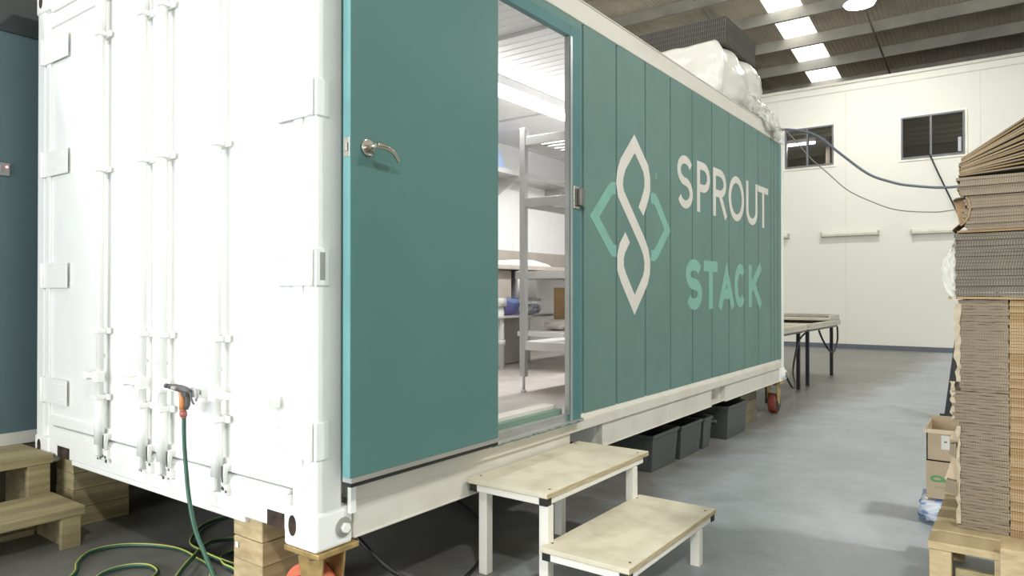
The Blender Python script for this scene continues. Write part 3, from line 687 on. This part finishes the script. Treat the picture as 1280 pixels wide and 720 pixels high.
# ================================================================ ON THE CONTAINER ROOF
# wrapped bundle: a pallet load in crinkled white plastic
def wrapped():
    b=B(); x0,x1,y0,y1,z0,z1=-1.35,-.06,4.36,5.50,2.937,3.50
    N=22
    import mathutils
    def pt(u,v,w):
        x=x0+(x1-x0)*u; y=y0+(y1-y0)*v; z=z0+(z1-z0)*w
        c=Vector(((x0+x1)/2,(y0+y1)/2,(z0+z1)/2)); d=Vector((x,y,z))-c
        n=mathutils.noise.noise(Vector((x*3.1,y*3.1,z*4.2)))*.05+mathutils.noise.noise(Vector((x*9,y*9,z*11)))*.022
        p=c+d*(1+n/ max(.3,d.length))
        k=1-.16*abs(2*w-1)**5; p.x=c.x+(p.x-c.x)*k; p.y=c.y+(p.y-c.y)*k
        # the top sheet overhangs towards the far side, bottom tucked in
        p.y += .10*(w-.3)*(v>.5); 
        p.z=min(max(p.z,z0+.003),3.503)
        return p
    g={}
    def vert(i,j,k):
        if (i,j,k) not in g: g[i,j,k]=b.bm.verts.new(pt(i/N,j/N,k/N))
        return g[i,j,k]
    for i in range(N):
        for j in range(N):
            for f in (((i,j,0),(i+1,j,0),(i+1,j+1,0),(i,j+1,0)),((i,j,N),(i+1,j,N),(i+1,j+1,N),(i,j+1,N)),
                      ((i,0,j),(i+1,0,j),(i+1,0,j+1),(i,0,j+1)),((i,N,j),(i+1,N,j),(i+1,N,j+1),(i,N,j+1)),
                      ((0,i,j),(0,i+1,j),(0,i+1,j+1),(0,i,j+1)),((N,i,j),(N,i+1,j),(N,i+1,j+1),(N,i,j+1))):
                fc=b.bm.faces.new([vert(*q) for q in f]); fc.smooth=True
    return b
wb=thing('wrapped_bundle','bulky load in crumpled white plastic on top of the container','bundle',(-.75,4.7,2.937))
wrapped().build('wrapped_load',WRAP,wb)
def sheetmesh(f,nu,nv):
    b=B(); V=[[b.bm.verts.new(f(i/nu,j/nv)) for j in range(nv+1)] for i in range(nu+1)]
    for i in range(nu):
        for j in range(nv): b.bm.faces.new((V[i][j],V[i+1][j],V[i+1][j+1],V[i][j+1])).smooth=True
    return b
import mathutils
NZ=mathutils.noise.noise
def tail(u,v):
    y=4.95+.75*u+.10*NZ(Vector((u*5,v*4,1))); z=3.16-.08*u-.36*v*(.55+.45*u)+.04*NZ(Vector((u*7,v*7,5)))
    x=-.02+.10*math.sin(v*3)*u+.05*NZ(Vector((u*6,v*9,9)))
    return (x,y,max(z,2.80 if x>.02 else 2.95))
B_t=sheetmesh(tail,24,18); B_t.build('loose_film',FILM,wb)
def skirt(u,v):
    y=3.70+1.55*u; z=3.52-.0*u-.53*v+.02*NZ(Vector((u*9,v*9,2))); x=-.055-.05*(1-v)+.035*NZ(Vector((u*10,v*6,3)))
    return (x,y+.08*NZ(Vector((u*4,v*4,7))),max(z,2.945))
# dark mesh trays on the bundle
def tray(z0,z1,i):
    x0,x1,y0,y1=-1.30,-.10,4.55,5.42
    t=thing('mesh_tray',None,'tray',((x0+x1)/2,(y0+y1)/2,z0),'dark mesh trays stacked on the wrapped bundle')
    b=B(); w=.02
    b.box(x0+.01,x1-.01,y0+.01,y1-.01,z0+.001,z0+.012)
    b.box(x0,x1,y0,y0+w,z1-.006,z1-.001).box(x0,x1,y1-w,y1,z1-.006,z1-.001).box(x0,x0+w,y0+w,y1-w,z1-.006,z1-.001).box(x1-w,x1,y0+w,y1-w,z1-.006,z1-.001)
    b.build('tray_frame',MESHD,t)
    g=B(); n=60
    for k in range(n+1):
        x=x0+.004+(x1-x0-.012)*k/n; g.box(x,x+.009,y0+.001,y0+.008,z0+.001,z1-.006)
    for k in range(41):
        y=y0+.004+(y1-y0-.012)*k/40; g.box(x1-.008,x1-.001,y,y+.009,z0+.001,z1-.006)
    g.build('lattice',MESHD,t); 
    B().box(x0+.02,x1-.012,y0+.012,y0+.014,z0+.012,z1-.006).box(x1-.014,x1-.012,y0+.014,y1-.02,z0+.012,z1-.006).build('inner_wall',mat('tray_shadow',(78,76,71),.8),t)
    return t
zt=[3.505+.047*k for k in range(6)]
names=['lowest','second lowest','middle','second highest','topmost']
root0=None
for k in range(5):
    if root0 is None: root0=tray(zt[0],zt[1],0); o=root0
    else: o=dup(root0,random.uniform(-.006,.006),random.uniform(-.006,.006),.047*k)
    o['label']='%s dark mesh tray of the stack on top of the wrapped bundle'%names[k]
# little tie ends on the rail
wt=B()
for x,y,dx,h in ((-.01,5.55,.02,.09),(-.015,5.62,-.02,.13),(-.01,5.70,.02,.06),(-.01,5.30,.03,.05)):
    wt.tube([(x,y,2.935),(x+dx*.3,y+.01,2.935+h*.5),(x+dx,y+.04,2.935+h)],.004,6)
tag(wt.build('wire_ends',CABLEG,base=(-.01,5.6,2.935)),'thin wire ends sticking up from the far end of the container roof edge','wire')

# overhead cables from the far corner of the container to the right
tag(B().tube(smooth([(-.10,5.98,2.955),(.061,5.98,2.965),(.335,5.98,2.87),(.57,5.98,2.65),(.813,5.98,2.43),(1.0,5.98,2.335),(1.189,5.98,2.277),(1.541,5.98,2.235),(2.1,5.98,2.30),(3.2,5.98,2.75),(4.6,5.98,3.6),(7,5.98,4.9),(9.98,5.98,6.3)],8),.0125,10).build('power_cable',CABLE,base=(1,5.98,2.3)),'thick blue grey cable sagging between the container corner and the cardboard stack','cable')
tag(B().tube(smooth([(-.10,5.6,2.95),(.10,5.7,2.90),(.30,5.9,2.63),(.45,5.98,2.47),(.633,5.98,2.283),(.85,5.98,2.15),(1.055,5.98,2.059),(1.319,5.98,2.018),(1.541,5.98,2.025),(2.2,5.98,2.12),(4,5.98,2.8),(7,5.98,4.3),(9.98,5.98,5.8)],8),.0055,8).build('thin_cable',CABLEG,base=(1,5.98,2.0)),'thin grey cable sagging lower than the thick blue grey cable','cable')

# ================================================================ INSIDE THE CONTAINER
F=.57
tf=thing('tube_light','long lit white tube light under the container ceiling','light',(-.95,3.3,2.68))
B().box(-1.00,-.93,1.9,4.9,2.735,2.80).build('housing',mat('fixture_grey',(196,196,196),.4),tf,bev=.004)
B().cyl((-.94,1.92,2.675),(-.94,4.88,2.675),.030,n=20).build('tube',TUBE,tf)
B().box(-.975,-.905,1.89,1.92,2.64,2.74).build('end_cap',WSTEEL,tf)
B().box(-.975,-.905,4.88,4.91,2.64,2.74).build('end_cap',WSTEEL,tf)
# rack against the near wall
rk=thing('shelf_rack','tall stainless rack with slotted shelves inside the container by the doorway','rack',(-.48,2.98,F))
for x in (-.802,-.19):
    for y in (2.38,3.56):
        B().box(x-.006,x+.040,y,y+.04,F+.11,2.415).build('post',STAIN,rk,bev=.003)
        B().cyl((x+.018,y+.018,F+.02),(x+.018,y+.018,F+.11),.010).cyl((x+.018,y+.018,F),(x+.018,y+.018,F+.02),.020,.014).build('foot',STAIN,rk)
for z in (2.29,1.86,1.44,.865):
    if z==1.44: continue
    s_=B(); h=.06
    s_.box(-.78,-.17,2.385,2.405,z,z+h).box(-.78,-.17,3.57,3.59,z,z+h).box(-.795,-.78,2.405,3.57,z,z+h).box(-.17,-.155,2.405,3.57,z,z+h)
    if z>1:
        for k in range(13): s_.box(-.78,-.17,2.43+.088*k,2.43+.088*k+.045,z+h-.02,z+h-.008)
    else: s_.box(-.78,-.17,2.405,3.57,z+h-.012,z+h-.002)
    s_.build('shelf',STAIN if z>1 else WSTEEL,rk,bev=.002)
# high wall shelf
ws=thing('wall_shelf','long grey steel shelf high on the inner wall of the container','shelf',(-2.15,4.2,2.38))
B().box(-2.29,-1.98,2.6,5.6,2.415,2.435).box(-1.985,-1.98,2.6,5.6,2.435,2.46).build('shelf_board',STAIN,ws)
for y in (3.1,4.02,4.95): B().prism([(-2.29,2.415),(-1.99,2.415),(-1.99,2.40),(-2.26,2.24),(-2.29,2.24)],y,y+.012,'y').build('bracket',STAIN,ws)
# blue translucent tray end leaning on the shelf
tag(B().prism([(3.2,2.437),(3.93,2.437),(3.80,2.66),(3.66,2.76),(3.25,2.76)],-2.20,-2.05,'x').build('plastic_bin',BLUEP,base=(-2.12,3.6,2.437),bev=.02),'pale blue plastic bin on the high shelf inside the container','bin')
# bench with backsplash and sink bowl
bn=thing('wash_bench','steel wash bench with upstand along the inner wall of the container','bench',(-2.0,4.0,F))
B().box(-2.295,-1.70,2.55,5.7,1.475,1.515).build('bench_top',SHADEB,bn,bev=.003)
B().box(-2.296,-2.27,2.55,5.7,1.515,1.70).build('upstand',SHADEB,bn)
B().box(-2.20,-1.76,2.95,3.60,1.20,1.474).build('sink_bowl',SHADEB,bn,bev=.02)
B().box(-2.20,-1.76,3.68,4.02,1.20,1.474).build('sink_bowl',STAIN,bn,bev=.02)
B().cyl((-1.72,3.64,1.20),(-1.72,3.64,1.47),.012).cyl((-1.72,3.64,1.20),(-1.72,4.0,1.20),.012).build('waste_pipe',WSTEEL,bn)
for y in (3.42,5.5):
    lg=B().cyl((-1.76,y,F+.03),(-1.76,y,1.20),.035).cyl((-1.76,y,1.14),(-1.76,y,1.215),.055,.06).cyl((-1.76,y,F+.22),(-1.76,y,F+.27),.045).cyl((-1.76,y,F),(-1.76,y,F+.05),.03)
    lg.build('leg',WSTEEL,bn)
B().box(-2.28,-1.70,2.6,4.2,1.035,1.055).build('lower_shelf',WSTEEL,bn,bev=.002)
for k in range(9): B().box(-2.27,-2.255,2.62+.12*k,2.66+.12*k,.58,1.19).build('back_slat',mat('back_slat',(140,130,120),.6),bn) if k>3 else None
tag(B().box(-1.95,-1.8,2.98,3.20,1.517,1.60).build('white_carton',WSTEEL,base=(-1.9,3.1,1.517),bev=.01),'small white carton at the near end of the wash bench','carton')
fd=B().prism([(3.56,1.517),(4.35,1.517),(4.28,1.545),(4.0,1.58),(3.66,1.57)],-2.1,-1.8,'x')
tag(fd.build('folded_bag',mat('white_cloth',(232,228,216),.6),base=(-1.95,3.9,1.517),bev=.01),'folded off white bag lying on the wash bench','bag')
tag(B().cyl((-1.9,3.46,1.517),(-1.9,3.46,1.59),.010,.030,n=16).build('funnel',mat('dark_funnel',(58,52,46),.5),base=(-1.9,3.46,1.517)),'tiny dark cone on the wash bench beside the folded bag','funnel')
fc=B().tube(smooth([(-2.18,3.06,1.517),(-2.18,3.06,1.66),(-2.12,3.06,1.70),(-2.02,3.08,1.69),(-2.0,3.09,1.65)],6),.014,10).cyl((-2.18,3.0,1.60),(-2.18,3.12,1.60),.012)
tag(fc.build('tap',CHROME,base=(-2.18,3.06,1.517)),'small tap rising behind the white carton on the wash bench','tap')
def lump(x0,x1,y0,y1,z0,z1,seed):
    b=B(); N=10; g={}
    def pt(i,j,k):
        u,v,w=[2*q/N-1 for q in (i,j,k)]; d=Vector((u,v,w)); m=max(abs(u),abs(v),abs(w)); s_=d.normalized()*m if d.length else d
        p=d*.45+s_*.55; n=1+.22*NZ(Vector((u*1.6+seed,v*1.6,w*1.6)))
        return ((x0+x1)/2+(x1-x0)/2*p.x*n,(y0+y1)/2+(y1-y0)/2*p.y*n,max(z0,(z0+z1)/2+(z1-z0)/2*p.z*n))
    def vv(*q):
        if q not in g: g[q]=b.bm.verts.new(pt(*q))
        return g[q]
    for i in range(N):
        for j in range(N):
            for f in (((i,j,0),(i+1,j,0),(i+1,j+1,0),(i,j+1,0)),((i,j,N),(i+1,j,N),(i+1,j+1,N),(i,j+1,N)),((i,0,j),(i+1,0,j),(i+1,0,j+1),(i,0,j+1)),((i,N,j),(i+1,N,j),(i+1,N,j+1),(i,N,j+1)),((0,i,j),(0,i+1,j),(0,i+1,j+1),(0,i,j+1)),((N,i,j),(N,i+1,j),(N,i+1,j+1),(N,i,j+1))):
                b.bm.faces.new([vv(*q) for q in f]).smooth=True
    return b
tag(lump(-1.95,-1.74,3.46,3.72,1.057,1.22,1).build('packet',PURPLE,base=(-1.85,3.6,1.057)),'purple and blue packet on the lower shelf of the wash bench','packet')
tag(lump(-1.92,-1.72,3.80,4.08,1.057,1.17,4).build('packet',PACKW,base=(-1.8,3.9,1.057)),'white packet with blue print beside the purple packet','packet')
# second table with a beige box under it
t2=thing('side_table','white framed steel table behind the rack inside the container','table',(-1.6,3.9,F))
B().box(-1.60,-1.10,3.42,4.9,1.385,1.45).build('table_top',STAIN,t2,bev=.003)
for x,y in ((-1.56,3.46),(-1.16,3.66),(-1.56,4.8),(-1.16,4.8)): B().box(x,x+.035,y,y+.035,F,1.385).build('leg',WSTEEL,t2)
B().box(-1.60,-1.12,3.46,4.86,.88,.92).build('lower_shelf',WSTEEL,t2)
tag(B().box(-1.55,-1.22,3.98,4.6,.922,1.31).build('carton',BEIGEB,base=(-1.4,4.2,.922),bev=.004),'beige carton on the lower shelf of the side table inside the container','box')
tag(lump(-1.52,-1.3,3.72,3.96,.922,1.02,8).build('crumpled_bag',mat('pale_bag',(214,208,200),.5),base=(-1.4,3.84,.922)),'crumpled pale bag on the lower shelf in front of the beige carton','bag')
bk=thing('bucket','dark grey bucket on the floor under the wash bench','bucket',(-1.9,3.1,F))
B().cyl((-1.86,3.12,F),(-1.86,3.12,F+.22),.10,.13,n=28,cap=False).cyl((-1.86,3.12,F),(-1.86,3.12,F+.01),.10,n=28).build('bucket_body',mat('dark_bucket',(76,74,72),.5),bk)
B().tube([(-1.86+.133*math.cos(a),3.12+.133*math.sin(a),F+.22) for a in [2*PI*i/28 for i in range(28)]],.006,6,closed=True).build('rim',mat('bucket_rim',(96,94,90),.5),bk)
tag(B().box(-2.25,-2.0,3.7,4.25,F+.002,1.03).build('grey_bin',mat('grey_bin',(172,168,162),.5),base=(-2.1,4,F),bev=.01),'pale grey bin standing under the lower shelf of the wash bench','bin')

# ================================================================ CARDBOARD STACK AT THE RIGHT
PT=.30
pal=thing('timber_pallet','pale timber pallet base under the tall cardboard stack','pallet',(2.3,1.95,0))
B().box(1.73,2.9,1.56,1.70,PT-.03,PT).build('deck_board',TIMB,pal,bev=.003)
for k in range(4): B().box(1.73,2.9,1.73+.19*k,1.86+.19*k,PT-.03,PT).build('deck_board',TIMB,pal,bev=.003)
for x in (1.735,1.945,2.3,2.75):
    B().box(x,x+.075,1.565,1.64,.0,PT-.031).build('pallet_block',TIMB,pal,bev=.004)
    B().box(x,x+.075,2.30,2.38,.0,PT-.031).build('pallet_block',TIMB,pal,bev=.004)
B().box(1.82,1.944,1.60,1.62,.0,.20).box(2.021,2.3,1.60,1.62,.0,.20).build('inner_board',TIMB2,pal)
B().box(1.735,1.76,1.641,2.299,.03,.12).build('side_board',TIMB2,pal)
cb=tag(B().box(1.965,2.10,1.42,1.55,.0,.36).build('timber_block',TIMB,base=(2.03,1.48,0),bev=.005),'upright timber block standing in front of the pallet at the photo edge','timber block')
# flattened boxes: one object per sheet
def sheet(name,x0,x1,y0,y1,z,t,m,j=.006,wav=.002):
    b=B(); nx,ny=10,6; V={}
    sx=random.uniform(-3,3)
    for i in range(nx+1):
        for k in range(ny+1):
            x=x0+(x1-x0)*i/nx; y=y0+(y1-y0)*k/ny
            if i==0: x+=random.uniform(-j,j)
            if k==0: y+=random.uniform(-j,j)*.5
            dz=wav*math.sin(i*1.1+sx)
            for q,h in enumerate((0,t)): V[i,k,q]=b.bm.verts.new((x,y,z+h+dz))
    for i in range(nx):
        for k in range(ny):
            b.bm.faces.new([V[i,k,1],V[i+1,k,1],V[i+1,k+1,1],V[i,k+1,1]]); b.bm.faces.new([V[i,k,0],V[i,k+1,0],V[i+1,k+1,0],V[i+1,k,0]])
    for i in range(nx):
        b.bm.faces.new([V[i,0,0],V[i+1,0,0],V[i+1,0,1],V[i,0,1]]); b.bm.faces.new([V[i,ny,0],V[i,ny,1],V[i+1,ny,1],V[i+1,ny,0]])
    for k in range(ny):
        b.bm.faces.new([V[0,k,0],V[0,k,1],V[0,k+1,1],V[0,k+1,0]]); b.bm.faces.new([V[nx,k,0],V[nx,k+1,0],V[nx,k+1,1],V[nx,k,1]])
    return b.build(name,m,base=((x0+x1)/2,(y0+y1)/2,z))
def pile(x0,x1,y0,y1,z0,z1,mats,label,group,t=.0118,gap=.0006,j=.006,shift=None,dx=.006):
    protos=[sheet('flattened_box',x0,x1,y0,y1,z0,t,m,j,.0008) for m in mats for _ in range(2)]
    n=int((z1-z0)/(t+gap)); out=[]
    pitch=(z1-z0)/n
    for k in range(n):
        z=z0+k*pitch
        if k<len(protos): o=protos[k]
        else: o=random.choice(protos).copy(); COL.objects.link(o)
        s_=shift(z) if shift else 0
        o.location=((x0+x1)/2+s_+random.uniform(-dx,dx),(y0+y1)/2+random.uniform(-dx,dx),z)
        tag(o,label,'flattened box',group); out.append(o)
    return out
def lsh(z):
    return -.018 if .74<z<.86 else (.0 if z<.74 else .006)
GL=('grey brown flattened cardboard box in the lower left pile on the pallet','flattened boxes in the lower left pile')
pile(1.820,1.990,1.80,2.35,PT+.002,.735,[CARD_G,CARD_G2],*GL,dx=.003,j=.005)
pile(1.802,1.990,1.795,2.35,.736,.862,[CARD_G2,CARD_G],'grey brown flattened box in the section of the stack that bulges left','flattened boxes that bulge left',dx=.003,j=.005)
pile(1.820,1.990,1.80,2.35,.863,1.235,[CARD_G,CARD_G2],*GL,dx=.003,j=.005)
pile(1.9915,2.75,1.80,2.35,PT+.002,1.235,[CARD_T,CARD_T2],'tan flattened cardboard box in the lower right pile on the pallet','flattened boxes in the lower right pile',shift=lambda z:(-.012 if .74<z<.86 else 0) if False else 0,dx=.0012,j=.0008)
tag(sheet('flattened_box',1.785,2.75,1.79,2.35,1.238,.010,CARD_T2,.004,.001),'wide pale flattened box jutting out under the dark fluted layers of the stack','flattened box')
pile(1.806,2.75,1.80,2.40,1.252,1.508,[CARD_F],'flattened cardboard box with dark open flutes in the middle of the tall stack','flattened boxes with dark flutes',t=.0125,dx=.004,j=.003)
tag(sheet('flattened_box',1.815,2.75,1.79,2.35,1.511,.008,CARD_T,.004,.001),'tan flattened box lying directly on the dark fluted layers','flattened box')
pile(1.845,2.75,1.80,2.35,1.521,1.66,[CARD_G],'grey brown flattened box in the upper stack beside the bent tan flap','flattened boxes above the dark layers',dx=.008)
pile(1.822,2.75,1.80,2.35,1.662,1.738,[CARD_G2],'brown flattened box just below the tilted boxes of the stack','flattened boxes below the tilted ones',dx=.014)
# bent flaps on the left edge, each a loose folded box end
def flap(name,pts,y0,y1,m,label,t=.004):
    """folded board: profile line in XZ, extruded in Y"""
    up=[(x,z+t) for x,z in pts]; b=B().prism(pts+up[::-1],y0,y1,'y')
    return tag(b.build(name,m,base=(pts[0][0],(y0+y1)/2,min(p[1] for p in pts))),label,'cardboard flap')
fl=B(); q=[(1.802,1.648),(1.845,1.648),(1.845,1.600),(1.842,1.570),(1.836,1.548),(1.826,1.545)]
fl.prism(q,1.83,1.836,'y'); tag(fl.build('cardboard_flap',CARD,base=(1.82,1.83,1.545)),'tan bent flap in the notch on the left side of the stack','cardboard flap')
flap('cardboard_flap',[(1.800,1.520),(1.808,1.530),(1.825,1.545),(1.842,1.560)],1.80,2.0,CARD_T2,'small torn flap poking out just above the dark fluted layers')
flap('cardboard_flap',[(1.804,1.64),(1.812,1.648),(1.842,1.654)],1.78,2.2,CARD_G2,'grey brown lip of board above the notch in the stack')
# rounded folded edge curls at the notch
cu=B().tube(smooth([(1.846,1.80,1.655),(1.858,1.797,1.64),(1.862,1.797,1.61),(1.856,1.797,1.575),(1.842,1.797,1.552),(1.828,1.797,1.54)],6),.0045,8)
tag(cu.build('torn_edge',CARD_T2,base=(1.85,1.797,1.54)),'curled torn paper edge around the notch in the stack','torn paper')
# torn, frayed paper edges running down the left side
TORNP=mat('torn_paper',(178,166,142),.9,var=.08,scale=30)
def fray(z0,z1,x,seed,label,w=.02,y=1.795):
    random.seed(seed); L_=[];R_=[]; n=16
    for i in range(n+1):
        z=z0+(z1-z0)*i/n; L_.append((x-random.uniform(.2,1)*w,z)); R_.append((x+random.uniform(.2,.6)*w,z))
    b=B(); V=[[b.bm.verts.new((p[0],y+dy+random.uniform(-.004,.004),p[1])) for p in q] for dy in (0,.006) for q in (L_,R_)]
    for i in range(n):
        b.bm.faces.new((V[0][i],V[1][i],V[1][i+1],V[0][i+1])); b.bm.faces.new((V[2][i],V[2][i+1],V[3][i+1],V[3][i]))
        b.bm.faces.new((V[0][i],V[0][i+1],V[2][i+1],V[2][i])); b.bm.faces.new((V[1][i],V[3][i],V[3][i+1],V[1][i+1]))
    tag(b.build('torn_edge',TORNP,base=(x,y,z0)),label,'torn paper')
fray(.90,1.22,1.820,3,'frayed pale paper edge on the left of the stack just under the wide pale board',.018)
fray(.74,.90,1.802,4,'frayed pale paper edge on the part of the stack that bulges left',.014)
fray(.32,.72,1.820,5,'frayed pale paper edge low on the left of the stack',.012)
# projecting triangular flaps low on the left
for pts,lab in ((([(1.782,.655),(1.815,.71),(1.815,.655)]),'pale triangular flap jutting left from the stack beside the open tray box'),
                (([(1.768,.49),(1.785,.47),(1.815,.475),(1.815,.60),(1.806,.62)]),'long pale flap hanging out low on the left of the stack')):
    tag(B().prism(pts,1.82,1.826,'y').build('cardboard_flap',BOXC,base=(pts[0][0],1.82,pts[0][1])),lab,'cardboard flap')
tag(B().prism([(1.770,.445),(1.815,.43),(1.815,.49),(1.778,.495)],1.79,1.84,'y').build('cardboard_flap',CARD_G2,base=(1.76,1.8,.43)),'brown folded board end under the long pale flap','cardboard flap')
tag(B().prism([(1.786,.60),(1.812,.585),(1.812,.645),(1.790,.64)],1.79,1.84,'y').build('cardboard_flap',CARD_G2,base=(1.79,1.8,.59)),'brown folded board end under the triangular flap','cardboard flap')
# torn plastic
def torn(u,v):
    z=1.30+.20*v; wd=.050*math.sin(PI*min(1,v*1.05))**.8*(1 if v<.6 else 1)
    return (1.812-wd*u+.006*NZ(Vector((u*5,v*8,2))),1.80-.03*u+.02*NZ(Vector((u*6,v*6,8))),z-.05*u*(1-v)-.02*u)
tag(sheetmesh(torn,8,16).build('torn_wrap',FILM,base=(1.79,1.79,1.3)),'torn clear plastic wrap sticking out from the left of the dark fluted layers','plastic film')
# tilted boxes on top, rising to the right
random.seed(11)
def tilted(k,x0,z0,a,length,m,label,group=None,t=.012):
    r=Matrix.Rotation(-a,3,'Y'); b=B()
    b.box(0,length,0,.55,0,t)
    for v in b.bm.verts: v.co=r@v.co+Vector((x0,1.80+random.uniform(-.002,.002),z0))
    o=b.build('flattened_box',m,base=(x0,2.0,z0),bev=.002); tag(o,label,'flattened box',group); return o
ms=[CARD_G2,CARD_T,CARD_G,CARD_T2]
for k in range(15):
    a=math.radians(4+29.5*(k/14)**.85)
    x0=1.822+.0008*k+random.uniform(-.008,.008); z0=1.742+.0048*k
    tilted(k,x0,z0,a,.62,ms[k%4] if k<14 else CARD_G,
           'flattened box slipping at a slant on top of the tall stack' if k<14 else 'topmost slanting flattened box of the tall stack',
           'slanting boxes on top of the stack' if k<14 else None,.0075)

# small boxes on the floor behind the stack
ob=thing('open_box','open pale cardboard tray box on top of the printed carton','box',(1.72,2.95,.34))
x0,x1,y0,y1,z0,z1=1.602,1.86,2.87,3.12,.342,.535
B().box(x0,x1,y0,y1,z0,z0+.006).box(x0,x0+.006,y0,y1,z0,z1).box(x1-.006,x1,y0,y1,z0,z1).box(x0,x1,y0,y0+.006,z0,z1-.02).box(x0,x1,y1-.006,y1,z0,z1+.02).build('box_body',BOXC,ob)
B().box(x0-.012,x1,y0-.014,y0-.001,z1-.04,z1-.022).build('folded_lip',mat('pale_lip',(226,206,176),.8),ob)
B().box(1.672,1.712,2.867,2.8695,.41,.485).build('label_patch',mat('white_label',(228,226,220),.6),ob)
B().box(1.685,1.699,2.866,2.867,.448,.454).build('label_print',DSTEEL,ob)
gb=thing('printed_carton','pale carton with a green oval print under the open box','box',(1.72,2.95,.14))
B().box(1.60,1.87,2.87,3.13,.135,.34).build('carton_body',BOXC,gb,bev=.003)
B().ribbon([(0,0),(1,1)],.1,0,1) if False else None
gl=B(); ring=[(1.652+.034*math.cos(a),.245+.018*math.sin(a)) for a in [2*PI*i/24 for i in range(25)]]
for i in range(24):
    (a0,b0),(a1,b1)=ring[i],ring[i+1]; c0,d0=(a0-1.652)*.55+1.652,(b0-.245)*.45+.245; c1,d1=(a1-1.652)*.55+1.652,(b1-.245)*.45+.245
    gl.prism([(a0,b0),(a1,b1),(c1,d1),(c0,d0)],2.868,2.8695,'y')
gl.prism([(1.672,.235),(1.700,.262),(1.708,.256),(1.684,.228)],2.8675,2.8685,'y').prism([(1.692,.23),(1.698,.23),(1.702,.262),(1.696,.262)],2.866,2.8674,'y')
gl.build('green_print',INKG,gb)
B().box(1.635,1.69,2.868,2.8695,.195,.202).build('text_line',mat('faint_ink',(168,160,120),.7),gb)
tag(lump(1.555,1.88,2.82,3.14,-.01,.14,6).build('bottle_pack',mat('blue_white_shrink_pack',(214,220,228),.25,c2=(120,150,200),scale=7,lo=.44,hi=.5,stretch=(1,1,3)),base=(1.72,2.98,0)),'blue and white shrink wrapped pack on the floor under the printed carton','pack')
# hand truck
ht=thing('hand_truck','black hand truck with a flat toe plate standing beyond the cardboard stack','hand truck',(1.5,6.45,0))
B().box(1.37,1.62,6.30,6.50,.0,.03).box(1.37,1.62,6.46,6.50,.03,.07).build('toe_plate',BLACK,ht)
for y in (6.36,6.52): B().prism([(1.41,.03),(1.49,.03),(1.60,1.15),(1.545,1.15)],y,y+.03,'y').build('side_rail',BLACK,ht)
B().box(1.46,1.50,6.38,6.53,.35,.38).box(1.52,1.56,6.38,6.53,.8,.83).box(1.56,1.59,6.38,6.53,1.11,1.14).build('crossbar',BLACK,ht)

# ================================================================ LIGHT
def area(name,loc,rot,sx,sy,e,c=(1,1,1)):
    l=bpy.data.lights.new(name,'AREA'); l.shape='RECTANGLE'; l.size=sx; l.size_y=sy; l.energy=e; l.color=c
    o=bpy.data.objects.new(name,l); COL.objects.link(o); o.location=loc; o.rotation_euler=rot; return o
area('loading_door_daylight',(-2.0,-9.6,2.8),(PI/2,0,0),9,4.6,950,(.97,.98,1))       # daylight through the open roller door
for x,y,e in ((LX,LY,115),(5.2,10.6,135),(5.2,3.0,300),(4.6,-3.6,280),(-4.2,-4.2,310),(-6,5,260)):
    z = LZ-.03 if x==LX else 6.6
    area('high_bay_light',(x,y,z),(0,0,0),.45,.45,e*1.04,(1,.992,.962))
    pl_=bpy.data.lights.new('roof_fill','POINT'); pl_.energy=e*(.3 if x<0 else .02); pl_.shadow_soft_size=.2; pl_.color=(1,.97,.92)  # added point fill beside each lamp to brighten the roof, weaker on the right
    po_=bpy.data.objects.new('roof_fill',pl_); COL.objects.link(po_); po_.location=(x+.35,y,z+.55)
area('office_glow',(4.5,17.0,5.05),(0,0,0),1.2,.1,130,(1,.93,.85))  # unseen fill lamp added to brighten the office behind the right window
area('tube_light_glow',(-.94,3.4,2.63),(0,0,0),.06,2.9,44,(1,.99,.97))
area('office_glow',(-2.6,16.66,4.88),(0,0,0),1.2,.1,50,(1,.95,.9))
w=bpy.data.worlds.new('sky'); S.world=w; w.use_nodes=True
w.node_tree.nodes['Background'].inputs[0].default_value=(.86,.93,1,1); w.node_tree.nodes['Background'].inputs[1].default_value=1.0

# ================================================================ CAMERA
cam=bpy.data.cameras.new('camera'); co=bpy.data.objects.new('camera',cam); COL.objects.link(co)
cam.sensor_width=36; cam.lens=875/1280*36; cam.clip_start=.05; cam.clip_end=100
co.location=(2.033,-1.604,1.266)
co.rotation_euler=(math.radians(90.36),0,math.asin(638/math.hypot(638,875)))
S.camera=co
S.view_settings.view_transform='Standard'; S.view_settings.look='None'; S.view_settings.gamma=1; S.view_settings.use_curve_mapping=False
S.view_settings.exposure=0.12
S.cycles.use_denoising=True
S.cycles.max_bounces=8; S.cycles.diffuse_bounces=5; S.cycles.transparent_max_bounces=10
